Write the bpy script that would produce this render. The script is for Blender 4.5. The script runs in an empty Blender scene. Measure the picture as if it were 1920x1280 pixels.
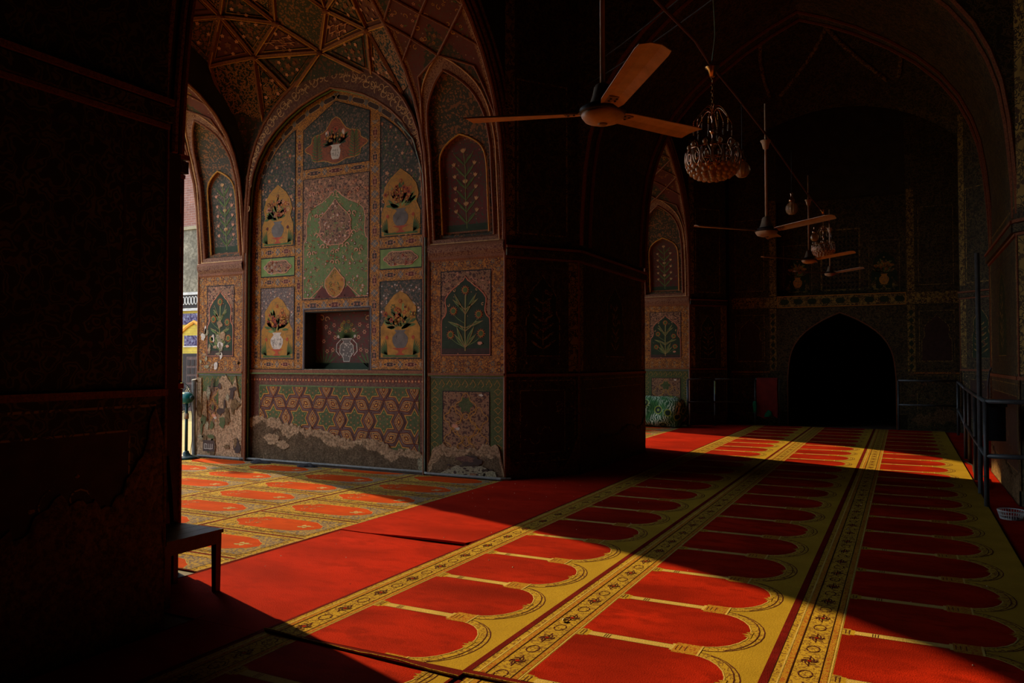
import bpy, math, random
from mathutils import Vector, Matrix
from math import sin, cos, pi, radians as R, atan2, hypot
random.seed(7)
C = bpy.context.scene.collection
SUN_E, SKY_E, EXPO = 6.6, 3.0, 0.0

# ------------------------------------------------------------------ materials
MATS = {}
def newmat(name):
    m = bpy.data.materials.new(name); m.use_nodes = True
    nt = m.node_tree; nt.nodes.clear()
    out = nt.nodes.new('ShaderNodeOutputMaterial'); b = nt.nodes.new('ShaderNodeBsdfPrincipled')
    nt.links.new(b.outputs[0], out.inputs[0]); MATS[name] = m
    return m, nt, b
def N(nt, t, **k):
    n = nt.nodes.new(t)
    for a, v in k.items():
        if a.startswith('i_'):
            key = a[2:]; key = int(key) if key.isdigit() else key
            n.inputs[key].default_value = v
        else: setattr(n, a, v)
    return n
def pos(nt, obj=False):
    if obj: return N(nt, 'ShaderNodeTexCoord').outputs['Object']
    return N(nt, 'ShaderNodeNewGeometry').outputs['Position']
def math_(nt, op, a, b=None):
    n = N(nt, 'ShaderNodeMath', operation=op)
    for i, v in enumerate((a, b)):
        if v is None: continue
        if isinstance(v, (int, float)): n.inputs[i].default_value = v
        else: nt.links.new(v, n.inputs[i])
    return n.outputs[0]
def mix(nt, f, a, b):
    n = N(nt, 'ShaderNodeMix', data_type='RGBA')
    for i, v in ((0, f), (6, a), (7, b)):
        if isinstance(v, (int, float)): n.inputs[i].default_value = v
        elif isinstance(v, tuple): n.inputs[i].default_value = (*v[:3], 1)
        else: nt.links.new(v, n.inputs[i])
    return n.outputs[2]
def noise(nt, vec, scale, detail=3, rough=.6):
    n = N(nt, 'ShaderNodeTexNoise'); n.inputs['Scale'].default_value = scale
    n.inputs['Detail'].default_value = detail; n.inputs['Roughness'].default_value = rough
    nt.links.new(vec, n.inputs['Vector']); return n.outputs['Fac']
def ramp(nt, fac, lo, hi):
    n = N(nt, 'ShaderNodeMapRange'); n.inputs['From Min'].default_value = lo; n.inputs['From Max'].default_value = hi
    nt.links.new(fac, n.inputs['Value']); return n.outputs[0]
def bump(nt, b, h, strength=.4, dist=.01):
    n = N(nt, 'ShaderNodeBump'); n.inputs['Strength'].default_value = strength; n.inputs['Distance'].default_value = dist
    nt.links.new(h, n.inputs['Height']); nt.links.new(n.outputs[0], b.inputs['Normal'])
def dark(c, k): return tuple(x*k for x in c)

def plain(name, col, var=.3, scale=9, rough=.75, bmp=.15, metal=0, spec=.3):
    m, nt, b = newmat(name); p = pos(nt)
    n1 = ramp(nt, noise(nt, p, scale, 5), .3, .7)
    nt.links.new(mix(nt, n1, dark(col, 1-var), dark(col, 1+var*.5)), b.inputs['Base Color'])
    b.inputs['Roughness'].default_value = rough; b.inputs['Metallic'].default_value = metal
    b.inputs['Specular IOR Level'].default_value = spec
    if bmp: bump(nt, b, noise(nt, p, scale*9, 3), bmp, .004)
    return m
def arab(name, base, vine, flower, core, sc=14, vw=.022, fr=.26, grime=.35, rough=.7, fsc=None):
    """painted arabesque: curling vines and small blossoms over a ground colour"""
    m, nt, b = newmat(name); p = pos(nt)
    f = noise(nt, p, sc, 1.2, .5)
    v1 = math_(nt, 'LESS_THAN', math_(nt, 'ABSOLUTE', math_(nt, 'SUBTRACT', f, .47)), vw)
    v2 = math_(nt, 'LESS_THAN', math_(nt, 'ABSOLUTE', math_(nt, 'SUBTRACT', f, .58)), vw)
    vv = math_(nt, 'MAXIMUM', v1, v2)
    vo = N(nt, 'ShaderNodeTexVoronoi'); vo.inputs['Scale'].default_value = fsc or sc*.9
    nt.links.new(p, vo.inputs['Vector']); d = vo.outputs['Distance']
    fl = math_(nt, 'LESS_THAN', d, fr); co = math_(nt, 'LESS_THAN', d, fr*.45)
    c = mix(nt, vv, base, vine); c = mix(nt, fl, c, flower); c = mix(nt, co, c, core)
    g = ramp(nt, noise(nt, p, 3.1, 6, .65), .35, .72)
    c = mix(nt, math_(nt, 'MULTIPLY', g, grime), c, dark(base, .35))
    nt.links.new(c, b.inputs['Base Color']); b.inputs['Roughness'].default_value = rough
    b.inputs['Specular IOR Level'].default_value = .25
    bump(nt, b, noise(nt, p, 45, 4), .12, .006)
    return m
def pile(name, col, var=.35, bl=3.2, fine=140, sheen=.0, ribs=False):
    """woven wool pile with blotches for wear and painted-in dappled shade"""
    m, nt, b = newmat(name); p = pos(nt)
    st = N(nt, 'ShaderNodeMapping'); st.inputs['Scale'].default_value = (.55, 1, 1); nt.links.new(p, st.inputs[0]); ps = st.outputs[0]
    n1 = ramp(nt, noise(nt, ps, bl, 6, .62), .38, .60); n2 = noise(nt, p, fine, 2)
    n3 = ramp(nt, noise(nt, ps, bl*4, 5, .65), .42, .60)
    c = mix(nt, n1, dark(col, 1-var), dark(col, 1+var*.25))
    c = mix(nt, math_(nt, 'MULTIPLY', n3, .60), c, dark(col, 1-var*1.4))
    c = mix(nt, math_(nt, 'MULTIPLY', n2, .5), c, dark(col, .55))
    nt.links.new(c, b.inputs['Base Color']); b.inputs['Roughness'].default_value = .95
    b.inputs['Specular IOR Level'].default_value = .02
    h = math_(nt, 'ADD', n2, math_(nt, 'MULTIPLY', n1, .6)) if not ribs else n2
    bump(nt, b, h, .5, .006)
    return m
def weave(name, base, mark, sc=30, th=.02, fr=.2, var=.3):
    """carpet ground with fine woven scrollwork"""
    m, nt, b = newmat(name); p = pos(nt)
    f = noise(nt, p, sc, 1, .5)
    v = math_(nt, 'LESS_THAN', math_(nt, 'ABSOLUTE', math_(nt, 'SUBTRACT', f, .5)), th)
    vo = N(nt, 'ShaderNodeTexVoronoi'); vo.inputs['Scale'].default_value = sc
    nt.links.new(p, vo.inputs['Vector']); fl = math_(nt, 'LESS_THAN', vo.outputs['Distance'], fr)
    v = math_(nt, 'MAXIMUM', v, fl)
    n1 = ramp(nt, noise(nt, p, 3, 5), .3, .7)
    c = mix(nt, n1, dark(base, 1-var), base); c = mix(nt, math_(nt, 'MULTIPLY', v, .85), c, mark)
    n2 = noise(nt, p, 120, 2)
    c = mix(nt, math_(nt, 'MULTIPLY', n2, .35), c, dark(base, .5))
    nt.links.new(c, b.inputs['Base Color']); b.inputs['Roughness'].default_value = .95
    b.inputs['Specular IOR Level'].default_value = .02
    bump(nt, b, n2, .4, .005)
    return m
def stucco(name, a, c2, sc=6, bs=.9, bd=.03, rough=.95):
    m, nt, b = newmat(name); p = pos(nt)
    n1 = ramp(nt, noise(nt, p, sc, 8, .7), .32, .68); n2 = noise(nt, p, sc*9, 6, .75)
    c = mix(nt, n1, a, c2); c = mix(nt, ramp(nt, n2, .40, .58), dark(a, .28), c)
    nt.links.new(c, b.inputs['Base Color']); b.inputs['Roughness'].default_value = rough
    b.inputs['Specular IOR Level'].default_value = .1
    bump(nt, b, math_(nt, 'ADD', n2, math_(nt, 'MULTIPLY', n1, .5)), bs, bd)
    return m
def brick(name, a, c2, mortar, sc=1.0, w=.24, h=.07):
    m, nt, b = newmat(name); p = pos(nt)
    sx = N(nt, 'ShaderNodeSeparateXYZ'); nt.links.new(p, sx.inputs[0])
    cb = N(nt, 'ShaderNodeCombineXYZ'); nt.links.new(math_(nt, 'ADD', sx.outputs[0], sx.outputs[1]), cb.inputs[0])
    nt.links.new(sx.outputs[2], cb.inputs[1])
    bt = N(nt, 'ShaderNodeTexBrick'); nt.links.new(cb.outputs[0], bt.inputs['Vector'])
    bt.inputs['Scale'].default_value = sc; bt.inputs['Brick Width'].default_value = w; bt.inputs['Row Height'].default_value = h
    bt.inputs['Mortar Size'].default_value = .008
    for k, v in (('Color1', a), ('Color2', c2), ('Mortar', mortar)): bt.inputs[k].default_value = (*v, 1)
    n1 = ramp(nt, noise(nt, p, 1.6, 6, .7), .3, .7)
    c = mix(nt, math_(nt, 'MULTIPLY', n1, .7), bt.outputs['Color'], dark(a, .35))
    nt.links.new(c, b.inputs['Base Color']); b.inputs['Roughness'].default_value = .9
    return m

plain('shade_dark', (.040, .033, .019), .5, 4, .8, .3)  # very low wall albedo, the deep indoor shade is put into the colour
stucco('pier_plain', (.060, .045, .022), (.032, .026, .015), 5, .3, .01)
stucco('plaster', (.60, .38, .21), (.42, .25, .14), 4, .7, .02)
stucco('rubble', (.56, .35, .19), (.20, .12, .065), 5.5, 1.0, .12)
stucco('pale_plaster', (.50, .42, .27), (.36, .30, .17), 7, .5, .02)
stucco('dark_plaster', (.27, .16, .07), (.15, .09, .045), 4, .6, .02)
plain('black_line', (.006, .008, .010), .3)
plain('cream_line', (.62, .34, .14), .35, 20)
plain('ochre_line', (.58, .26, .035), .35, 20)
plain('green_line', (.13, .19, .06), .3, 20)
plain('grey_line', (.16, .17, .19), .3, 20)
plain('pinkish', (.66, .28, .16), .3, 20)
plain('white_paint', (.62, .52, .42), .3, 25)
plain('maroon', (.125, .020, .009), .35, 12)
plain('redpaint', (.44, .07, .02), .3, 14)
plain('leafgreen', (.080, .125, .028), .4, 14)
plain('palegreen', (.20, .28, .075), .3, 14)
plain('brown_dark', (.055, .026, .016), .4, 12)
plain('ochre', (.46, .21, .026), .45, 12)
plain('greyblue', (.165, .135, .115), .35, 12)
plain('dark_green', (.022, .040, .014), .4, 9)
arab('band', (.62, .235, .022), (.075, .035, .02), (.09, .04, .02), (.45, .2, .04), 44, .035, .20, .3)
arab('band_dim', (.50, .185, .024), (.07, .03, .02), (.07, .02, .02), (.4, .2, .05), 26, .03, .3, .45)
arab('green_field', (.12, .19, .045), (.24, .20, .09), (.26, .07, .04), (.40, .24, .12), 20, .018, .22, .3)
arab('brown_field', (.085, .032, .020), (.34, .17, .08), (.30, .11, .06), (.45, .26, .13), 26, .045, .22, .35)
arab('grey_field', (.150, .095, .062), (.035, .045, .028), (.27, .11, .055), (.45, .30, .18), 24, .05, .26, .35)
arab('red_field', (.13, .022, .016), (.05, .07, .035), (.30, .12, .08), (.36, .2, .12), 16, .02, .14, .4)
arab('ochre_field', (.46, .20, .022), (.30, .15, .03), (.40, .18, .03), (.48, .25, .04), 9, .02, .1, .3)
arab('orange_red', (.30, .075, .022), (.16, .05, .02), (.34, .12, .04), (.38, .18, .06), 10, .02, .12, .35)
arab('dado_border', (.115, .040, .026), (.20, .10, .05), (.24, .10, .06), (.05, .04, .03), 22, .022, .26, .35)
arab('dado_green', (.055, .085, .018), (.13, .12, .04), (.15, .06, .03), (.16, .14, .06), 30, .025, .2, .4)
arab('vault_a', (.115, .042, .020), (.028, .035, .02), (.30, .13, .05), (.05, .04, .03), 15, .05, .16, .4)
arab('vault_b', (.018, .022, .016), (.36, .15, .045), (.36, .12, .05), (.06, .05, .03), 17, .030, .22, .25)
arab('vault_c', (.13, .024, .018), (.10, .05, .03), (.34, .17, .11), (.15, .04, .03), 14, .012, .12, .4)
arab('vault_d', (.22, .085, .026), (.03, .035, .02), (.32, .12, .04), (.05, .04, .025), 20, .05, .2, .35)
arab('rib', (.28, .095, .035), (.16, .05, .02), (.34, .15, .06), (.2, .08, .04), 40, .03, .2, .4)
arab('moulding', (.13, .038, .02), (.34, .17, .085), (.28, .10, .06), (.12, .04, .03), 40, .035, .2, .4)
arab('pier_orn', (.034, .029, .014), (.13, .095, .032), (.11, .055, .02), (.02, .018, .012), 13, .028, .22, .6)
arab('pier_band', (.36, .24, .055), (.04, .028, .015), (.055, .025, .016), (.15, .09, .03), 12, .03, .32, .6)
arab('lilac_field', (.27, .175, .13), (.11, .08, .075), (.38, .16, .09), (.50, .36, .22), 30, .045, .25, .3)
# carpets
pile('pile_red', (.50, .022, .006), .55, 2.0)
pile('runner_red', (.56, .022, .006), .45, 1.5)
pile('pile_maroon', (.21, .012, .010), .4)
pile('pile_dark', (.05, .012, .010), .3)
weave('gold', (.62, .385, .035), (.33, .20, .03), 26, .018, .0)
weave('gold_plain', (.55, .35, .036), (.42, .26, .03), 70, .05, .0)
weave('gold_scroll', (.60, .38, .045), (.18, .075, .03), 34, .045, .12)
weave('gold_red', (.56, .30, .035), (.36, .05, .02), 55, .03, .33)
pile('cream_yarn', (.74, .52, .15), .25)
pile('plum_yarn', (.12, .03, .028), .3)
weave('iwan_gold', (.62, .38, .055), (.10, .06, .04), 24, .045, .24)
weave('iwan_grey', (.46, .31, .10), (.11, .09, .14), 26, .06, .33)
pile('iwan_red', (.62, .075, .009), .3)
pile('iwan_pale', (.62, .50, .22), .3)
# hall things
plain('fan_cream', (.62, .40, .23), .25, 14, .45, .05, 0, .5)
plain('fan_grime', (.28, .20, .12), .3, 30, .6)
plain('fan_dark', (.04, .035, .03), .3, 30, .5)
plain('brass', (.55, .30, .11), .2, 30, .28, 0, 1)
plain('dull_brass', (.80, .45, .28), .2, 30, .22, 0, 1)
plain('rust_pipe', (.12, .045, .03), .3, 30, .5)
plain('cable_black', (.02, .016, .014), .2, 30, .6)
plain('cable_green', (.20, .30, .22), .2, 30, .6)
plain('steel_paint', (.085, .10, .105), .3, 20, .45, .05, .3)
plain('wood_dark', (.060, .040, .028), .4, 22, .5, .2)
plain('teal', (.0, .13, .115), .3, 12, .35, .05)
plain('teal_dark', (.01, .045, .045), .3, 12, .4)
plain('white_plastic', (.6, .62, .6), .15, 30, .45, 0)
plain('red_cloth', (.17, .014, .008), .35, 6, .9, .2)
plain('green_cloth', (.0, .25, .12), .25, 6, .8, .2)
plain('floor_stone', (.09, .06, .045), .4, 3, .7, .2)
plain('lint', (.75, .65, .58), .2)
plain('pipe_grey', (.20, .19, .17), .3, 20, .6)
plain('tar', (.02, .018, .02), .4, 20, .9, .4)
brick('court_floor', (.62, .42, .08), (.54, .34, .06), (.36, .25, .08), 1, .30, .1)
brick('court_brick', (.30, .12, .075), (.22, .09, .06), (.34, .25, .2), 1, .30, .095)
stucco('court_plaster', (.42, .36, .25), (.06, .055, .045), 1.3, .5, .02)
brick('court_yellow', (.66, .47, .055), (.60, .42, .05), (.45, .33, .07), 1, .30, .1)
arab('court_tile', (.035, .022, .07), (.14, .12, .20), (.20, .22, .32), (.45, .38, .2), 6, .04, .22, .2)
plain('court_dark', (.03, .022, .02), .3)
plain('court_white', (.55, .52, .48), .3, 4)
plain('court_orange', (.72, .33, .05), .3, 4)
plain('court_door', (.10, .06, .05), .4, 8)
def glassmat(name, col, rough, tr=.85):
    m, nt, b = newmat(name); b.inputs['Base Color'].default_value = (*col, 1)
    b.inputs['Roughness'].default_value = rough; b.inputs['Transmission Weight'].default_value = tr
    b.inputs['IOR'].default_value = 1.85
glassmat('crystal', (.92, .88, .82), .06, .25)
MATS['crystal'].node_tree.nodes['Principled BSDF'].inputs['Metallic'].default_value = .55
glassmat('amber_glass', (.70, .48, .27), .07, .45)
def palmcloth():
    m, nt, b = newmat('palm_cloth'); p = pos(nt)
    w = N(nt, 'ShaderNodeTexWave', wave_type='BANDS'); w.inputs['Scale'].default_value = 6; w.inputs['Distortion'].default_value = 9
    w.inputs['Detail'].default_value = 1; w.inputs['Detail Scale'].default_value = 1.6
    nt.links.new(p, w.inputs['Vector'])
    vo = N(nt, 'ShaderNodeTexVoronoi'); vo.inputs['Scale'].default_value = 3.3; nt.links.new(p, vo.inputs['Vector'])
    c = mix(nt, ramp(nt, w.outputs['Fac'], .35, .75), (.010, .10, .025), (.60, .75, .55))
    c = mix(nt, ramp(nt, noise(nt, p, 3, 2), .45, .6), c, mix(nt, ramp(nt, w.outputs['Fac'], .5, .6), (.02, .12, .03), (.05, .22, .05)))
    d = vo.outputs['Distance']
    c = mix(nt, math_(nt, 'LESS_THAN', d, .30), c, (.30, .42, .04))
    c = mix(nt, math_(nt, 'LESS_THAN', d, .25), c, (.01, .035, .02))
    c = mix(nt, math_(nt, 'LESS_THAN', d, .12), c, (.22, .33, .05))
    nt.links.new(c, b.inputs['Base Color']); b.inputs['Roughness'].default_value = .85
palmcloth()

# ------------------------------------------------------------------ builders
class MB:
    """collects polygons with a material per face; build() links ONE mesh object"""
    def __init__(s): s.v = []; s.f = []; s.m = []; s.names = []
    def mi(s, m):
        if m not in s.names: s.names.append(m)
        return s.names.index(m)
    def poly(s, pts, m):
        b = len(s.v); s.v += [tuple(p) for p in pts]; s.f.append(tuple(range(b, b+len(pts)))); s.m.append(s.mi(m))
    def mesh(s, vs, fs, m):
        b = len(s.v); k = s.mi(m); s.v += [tuple(p) for p in vs]
        for f in fs: s.f.append(tuple(i+b for i in f)); s.m.append(k)
    def box(s, x0, y0, z0, x1, y1, z1, m):
        vs = [(x, y, z) for z in (z0, z1) for y in (y0, y1) for x in (x0, x1)]
        s.mesh(vs, [(0, 2, 3, 1), (4, 5, 7, 6), (0, 1, 5, 4), (2, 6, 7, 3), (0, 4, 6, 2), (1, 3, 7, 5)], m)
    def prism(s, pts, z0, z1, m):
        n = len(pts); vs = [(x, y, z0) for x, y in pts] + [(x, y, z1) for x, y in pts]
        s.mesh(vs, [tuple(range(n))[::-1], tuple(range(n, 2*n))] + [(i, (i+1) % n, n+(i+1) % n, n+i) for i in range(n)], m)
    def slab(s, pts, fr, t, m):
        """2D outline pts extruded by t; fr(u,v,w)->xyz"""
        n = len(pts); vs = [fr(u, v, 0) for u, v in pts] + [fr(u, v, t) for u, v in pts]
        s.mesh(vs, [tuple(range(n))[::-1], tuple(range(n, 2*n))] + [(i, (i+1) % n, n+(i+1) % n, n+i) for i in range(n)], m)
    def tube(s, pts, r, m, n=8, closed=False, taper=None):
        P = [Vector(p) for p in pts]; L = len(P); vs = []
        prev = None
        for i, p in enumerate(P):
            a = P[i-1] if (i or closed) else p; b = P[(i+1) % L] if (i < L-1 or closed) else p
            t = (b-a).normalized() if (b-a).length > 1e-9 else Vector((0, 0, 1))
            if prev is None:
                q = Vector((0, 0, 1)) if abs(t.z) < .9 else Vector((1, 0, 0)); u = t.cross(q).normalized()
            else: u = (prev - t*prev.dot(t)).normalized()
            prev = u; w = t.cross(u); rr = r if taper is None else r*taper[i]
            for k in range(n):
                a_ = 2*pi*k/n; vs.append(p + (u*cos(a_)+w*sin(a_))*rr)
        fs = []
        for i in range(L if closed else L-1):
            j = (i+1) % L
            for k in range(n): fs.append((i*n+k, i*n+(k+1) % n, j*n+(k+1) % n, j*n+k))
        if not closed: fs += [tuple(range(n))[::-1], tuple(range((L-1)*n, L*n))]
        s.mesh(vs, fs, m)
    def lathe(s, prof, m, c=(0, 0, 0), n=24, mod=None):
        vs = []
        for r, z in prof:
            for k in range(n):
                a = 2*pi*k/n; rr = r*(mod(a) if mod else 1)
                vs.append((c[0]+rr*cos(a), c[1]+rr*sin(a), c[2]+z))
        fs = []
        for i in range(len(prof)-1):
            for k in range(n): fs.append((i*n+k, i*n+(k+1) % n, (i+1)*n+(k+1) % n, (i+1)*n+k))
        if prof[0][0] > 1e-4: fs.append(tuple(range(n))[::-1])
        if prof[-1][0] > 1e-4: fs.append(tuple(range((len(prof)-1)*n, len(prof)*n)))
        s.mesh(vs, fs, m)
    def build(s, name, parent=None, smooth=False, loc=None):
        me = bpy.data.meshes.new(name); me.from_pydata(s.v, [], s.f); me.update()
        for n in s.names: me.materials.append(MATS[n])
        me.polygons.foreach_set('material_index', s.m)
        if smooth: me.polygons.foreach_set('use_smooth', [True]*len(s.f))
        o = bpy.data.objects.new(name, me); C.objects.link(o)
        if parent: o.parent = parent
        if loc: o.location = loc
        return o
def tag(o, label, cat, group=None, kind=None):
    o['label'] = label; o['category'] = cat
    if group: o['group'] = group
    if kind: o['kind'] = kind
    return o
def thing(name, label, cat, loc=(0, 0, 0), rz=0, group=None):
    o = bpy.data.objects.new(name, None); C.objects.link(o); o.location = loc; o.rotation_euler = (0, 0, rz)
    o.empty_display_size = .1
    return tag(o, label, cat, group)
def struct(o, label=None, cat=None):
    o['kind'] = 'structure'
    if label: o['label'] = label
    if cat: o['category'] = cat
    return o
def children(o): return [c for c in o.children]
def dup(o, loc, label=None, group=None, rz=None, parent=None):
    c = o.copy(); C.objects.link(c)
    if parent is None:
        c.location = loc
        if rz is not None: c.rotation_euler.z = rz
        if label: c['label'] = label
        if group: c['group'] = group
    else: c.parent = parent
    for ch in children(o): dup(ch, None, parent=c)
    return c

# arch profiles, normalised (half width, height)
AP = [(1, 0), (.998, .07), (.99, .16), (.975, .28), (.95, .39), (.91, .48), (.85, .57), (.76, .66), (.64, .745), (.5, .82), (.33, .895), (.16, .955), (0, 1)]
RP = [(1, 0), (.998, .15), (.99, .28), (.97, .42), (.93, .53), (.87, .62), (.78, .71), (.66, .79), (.52, .86), (.36, .92), (.18, .965), (0, 1)]
def arch(c, w, z0, h, prof=AP):
    """left foot -> apex -> right foot"""
    L = [(c-w*a, z0+h*b) for a, b in prof]
    return L + [(2*c-x, z) for x, z in L[-2::-1]]

def clip_poly(P, c):
    for ax, lim, sg in ((0, c[0], 1), (0, c[2], -1), (1, c[1], 1), (1, c[3], -1)):
        out = []
        for i in range(len(P)):
            a, b = P[i-1], P[i]; ia = (a[ax]-lim)*sg >= -1e-9; ib = (b[ax]-lim)*sg >= -1e-9
            if ia != ib:
                t = (lim-a[ax])/(b[ax]-a[ax]); out.append((a[0]+(b[0]-a[0])*t, a[1]+(b[1]-a[1])*t))
            if ib: out.append(b)
        P = out
        if len(P) < 3: return []
    Q = [p for i, p in enumerate(P) if abs(p[0]-P[i-1][0])+abs(p[1]-P[i-1][1]) > 1e-6]
    return Q
class Deco:
    """painted ornament on a plane: O origin, U right, V up, Nn towards the viewer"""
    clip = None
    def __init__(s, O, U, V, Nn, th=.0009): s.O = Vector(O); s.U = Vector(U); s.V = Vector(V); s.N = Vector(Nn); s.th = th; s.mb = MB()
    def P(s, u, v, l): return s.O + s.U*u + s.V*v + s.N*(l*s.th)
    def poly(s, pts, m, l=1):
        if s.clip: pts = clip_poly(pts, s.clip)
        if len(pts) > 2: s.mb.poly([s.P(u, v, l) for u, v in pts], m)
    def rect(s, a, b, c, d, m, l=1): s.poly([(a, b), (c, b), (c, d), (a, d)], m, l)
    def stroke(s, pts, w, m, l=1, closed=False):
        n = len(pts)
        if n < 2: return
        L = []; Rr = []
        for i in range(n):
            a = pts[i-1] if (i or closed) else pts[i]; b = pts[(i+1) % n] if (i < n-1 or closed) else pts[i]
            dx, dy = b[0]-a[0], b[1]-a[1]; q = hypot(dx, dy) or 1; nx, ny = -dy/q*w/2, dx/q*w/2
            L.append((pts[i][0]+nx, pts[i][1]+ny)); Rr.append((pts[i][0]-nx, pts[i][1]-ny))
        m_ = n if closed else n-1
        if s.clip:
            for i in range(m_): j = (i+1) % n; s.poly([L[i], L[j], Rr[j], Rr[i]], m, l)
            return
        vs = [s.P(*p, l) for p in L] + [s.P(*p, l) for p in Rr]
        s.mb.mesh(vs, [(i, (i+1) % n, n+(i+1) % n, n+i) for i in range(m_)], m)
    def frame(s, a, b, c, d, w, m, l=1):
        for r in ((a, b, c, b+w), (a, d-w, c, d), (a, b+w, a+w, d-w), (c-w, b+w, c, d-w)): s.rect(*r, m, l)
    def disc(s, x, y, r, m, l=1, n=10, ry=None):
        s.poly([(x+r*cos(2*pi*k/n), y+(ry or r)*sin(2*pi*k/n)) for k in range(n)], m, l)
    def flower(s, x, y, r, pet, core, l=1, n=6, a0=0):
        pts = []
        for k in range(n*4):
            a = a0+2*pi*k/(n*4); rr = r*(.72+.28*cos(n*a)); pts.append((x+rr*cos(a), y+rr*sin(a)))
        s.poly(pts, pet, l); s.disc(x, y, r*.4, core, l+1, 8)
    def leaf(s, x, y, a, L, w, m, l=1):
        c, q = cos(a), sin(a); P = [(0, 0), (.25, .7), (.55, 1), (.8, .6), (1, 0), (.8, -.45), (.5, -.6), (.2, -.4)]
        s.poly([(x+L*t*c - w*k*.5*q, y+L*t*q + w*k*.5*c) for t, k in P], m, l)
    def curl(s, x, y, r, a0, sg, m, l=1, w=.006):
        s.stroke([(x+r*(1-t*.8)*cos(a0+sg*t*5), y+r*(1-t*.8)*sin(a0+sg*t*5)) for t in [i/9 for i in range(10)]], w, m, l)
    def build(s, name, label=None):
        o = s.mb.build(name); struct(o); return o

def cusp(cx, z0, w, h, wl=None):
    """cusped cartouche: wide foot, waist, swelling shoulders, ogee tip (w = full width)"""
    H = [(.5, 0), (.5, .40), (.49, .46), (.43, .50), (.40, .55), (.40, .60), (.42, .66), (.42, .72), (.36, .78), (.33, .80), (.24, .86), (.20, .87), (.10, .93), (.05, .95), (0, 1)]
    Rr = [(cx+w*a, z0+h*b) for a, b in H]
    return Rr + [(2*cx-x, z) for x, z in Rr[-2::-1]]
def qfoil(cx, cz, w, h):
    """lobed horizontal cartouche"""
    P = []
    for k in range(40):
        a = 2*pi*k/40; r = 1+.10*cos(6*a); P.append((cx+w/2*r*.92*max(-1, min(1, 1.12*cos(a))), cz+h/2*r*.92*sin(a)))
    return P
def inside(x, y, P):
    c = False; j = len(P)-1
    for i in range(len(P)):
        if (P[i][1] > y) != (P[j][1] > y) and x < (P[j][0]-P[i][0])*(y-P[i][1])/(P[j][1]-P[i][1])+P[i][0]: c = not c
        j = i
    return c
def scatter(D, P, n, l, fm, cm, vm, r=.018, seed=1, not_in=None):
    rg = random.Random(seed); xs = [p[0] for p in P]; ys = [p[1] for p in P]; k = 0; t = 0
    while k < n and t < n*8:
        t += 1; x = rg.uniform(min(xs), max(xs)); y = rg.uniform(min(ys), max(ys))
        if not inside(x, y, P) or (not_in and inside(x, y, not_in)): continue
        k += 1; q = rg.random(); rr = r*rg.uniform(.7, 1.3)
        if q < .5: D.flower(x, y, rr, rg.choice(fm), cm, l, 5, rg.random()*3)
        elif q < .8: D.curl(x, y, rr*1.5, rg.random()*6, rg.choice((-1, 1)), vm, l)
        else: D.leaf(x, y, rg.random()*6.3, rr*2.4, rr*.8, vm, l)

def bouquet(D, cx, z0, w, h, l, fl=('redpaint', 'maroon', 'pinkish'), leaf='leafgreen', vase='white_paint', foot='redpaint', seed=3, spread=1.0):
    """pot on a footed tray with a flowering bush, tufts of iris either side"""
    rg = random.Random(seed)
    D.rect(cx-w*.45, z0, cx+w*.45, z0+h*.035, leaf, l)
    D.poly([(cx-w*.13, z0+h*.03), (cx+w*.13, z0+h*.03), (cx+w*.04, z0+h*.07), (cx+w*.05, z0+h*.10), (cx+w*.22, z0+h*.14), (cx-w*.22, z0+h*.14), (cx-w*.05, z0+h*.10), (cx-w*.04, z0+h*.07)], foot, l+1)
    vp = [(.09, .14), (.15, .17), (.20, .24), (.20, .31), (.13, .36), (.10, .38), (.15, .42)]
    V = [(cx+w*a, z0+h*b) for a, b in vp]; V += [(2*cx-x, z) for x, z in V[::-1]]
    D.poly(V, vase, l+1)
    for k in range(14):
        a = rg.uniform(-.15, .15); b = rg.uniform(.19, .34); D.curl(cx+w*a, z0+h*b, w*.035, rg.random()*6, 1, 'greyblue', l+2, .006)
    for sgn in (-1, 1):
        for k in range(7):
            a = pi/2+sgn*(-.15-.17*k); D.leaf(cx+sgn*w*.33, z0+h*.03, a, h*(.26-.018*k), w*.045, leaf, l+1)
        D.leaf(cx+sgn*w*.34, z0+h*.27, pi/2, h*.07, w*.10, fl[0], l+2)
    top = z0+h*.42; H = h*.52
    for k in range(44):
        a = rg.uniform(-1.35, 1.35)*spread; q = rg.uniform(.1, 1)
        D.leaf(cx+q*.26*w*sin(a), top+H*q*.55*cos(a), pi/2-a+rg.uniform(-.6, .6), H*.30, w*.085, leaf if k % 3 else 'palegreen', l+1)
    for k in range(34):
        a = rg.uniform(-1.4, 1.4); q = rg.uniform(.2, 1)
        x = cx+w*.42*q*sin(a); z = top+H*(.12+.62*q*abs(cos(a*.75)))
        D.flower(x, z, w*rg.uniform(.045, .075), rg.choice(fl), rg.choice(('ochre', 'maroon', 'ochre_line')), l+2+k % 2, 6, rg.random())
    D.flower(cx, top+H*.86, w*.055, fl[0], 'ochre', l+4)

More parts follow.
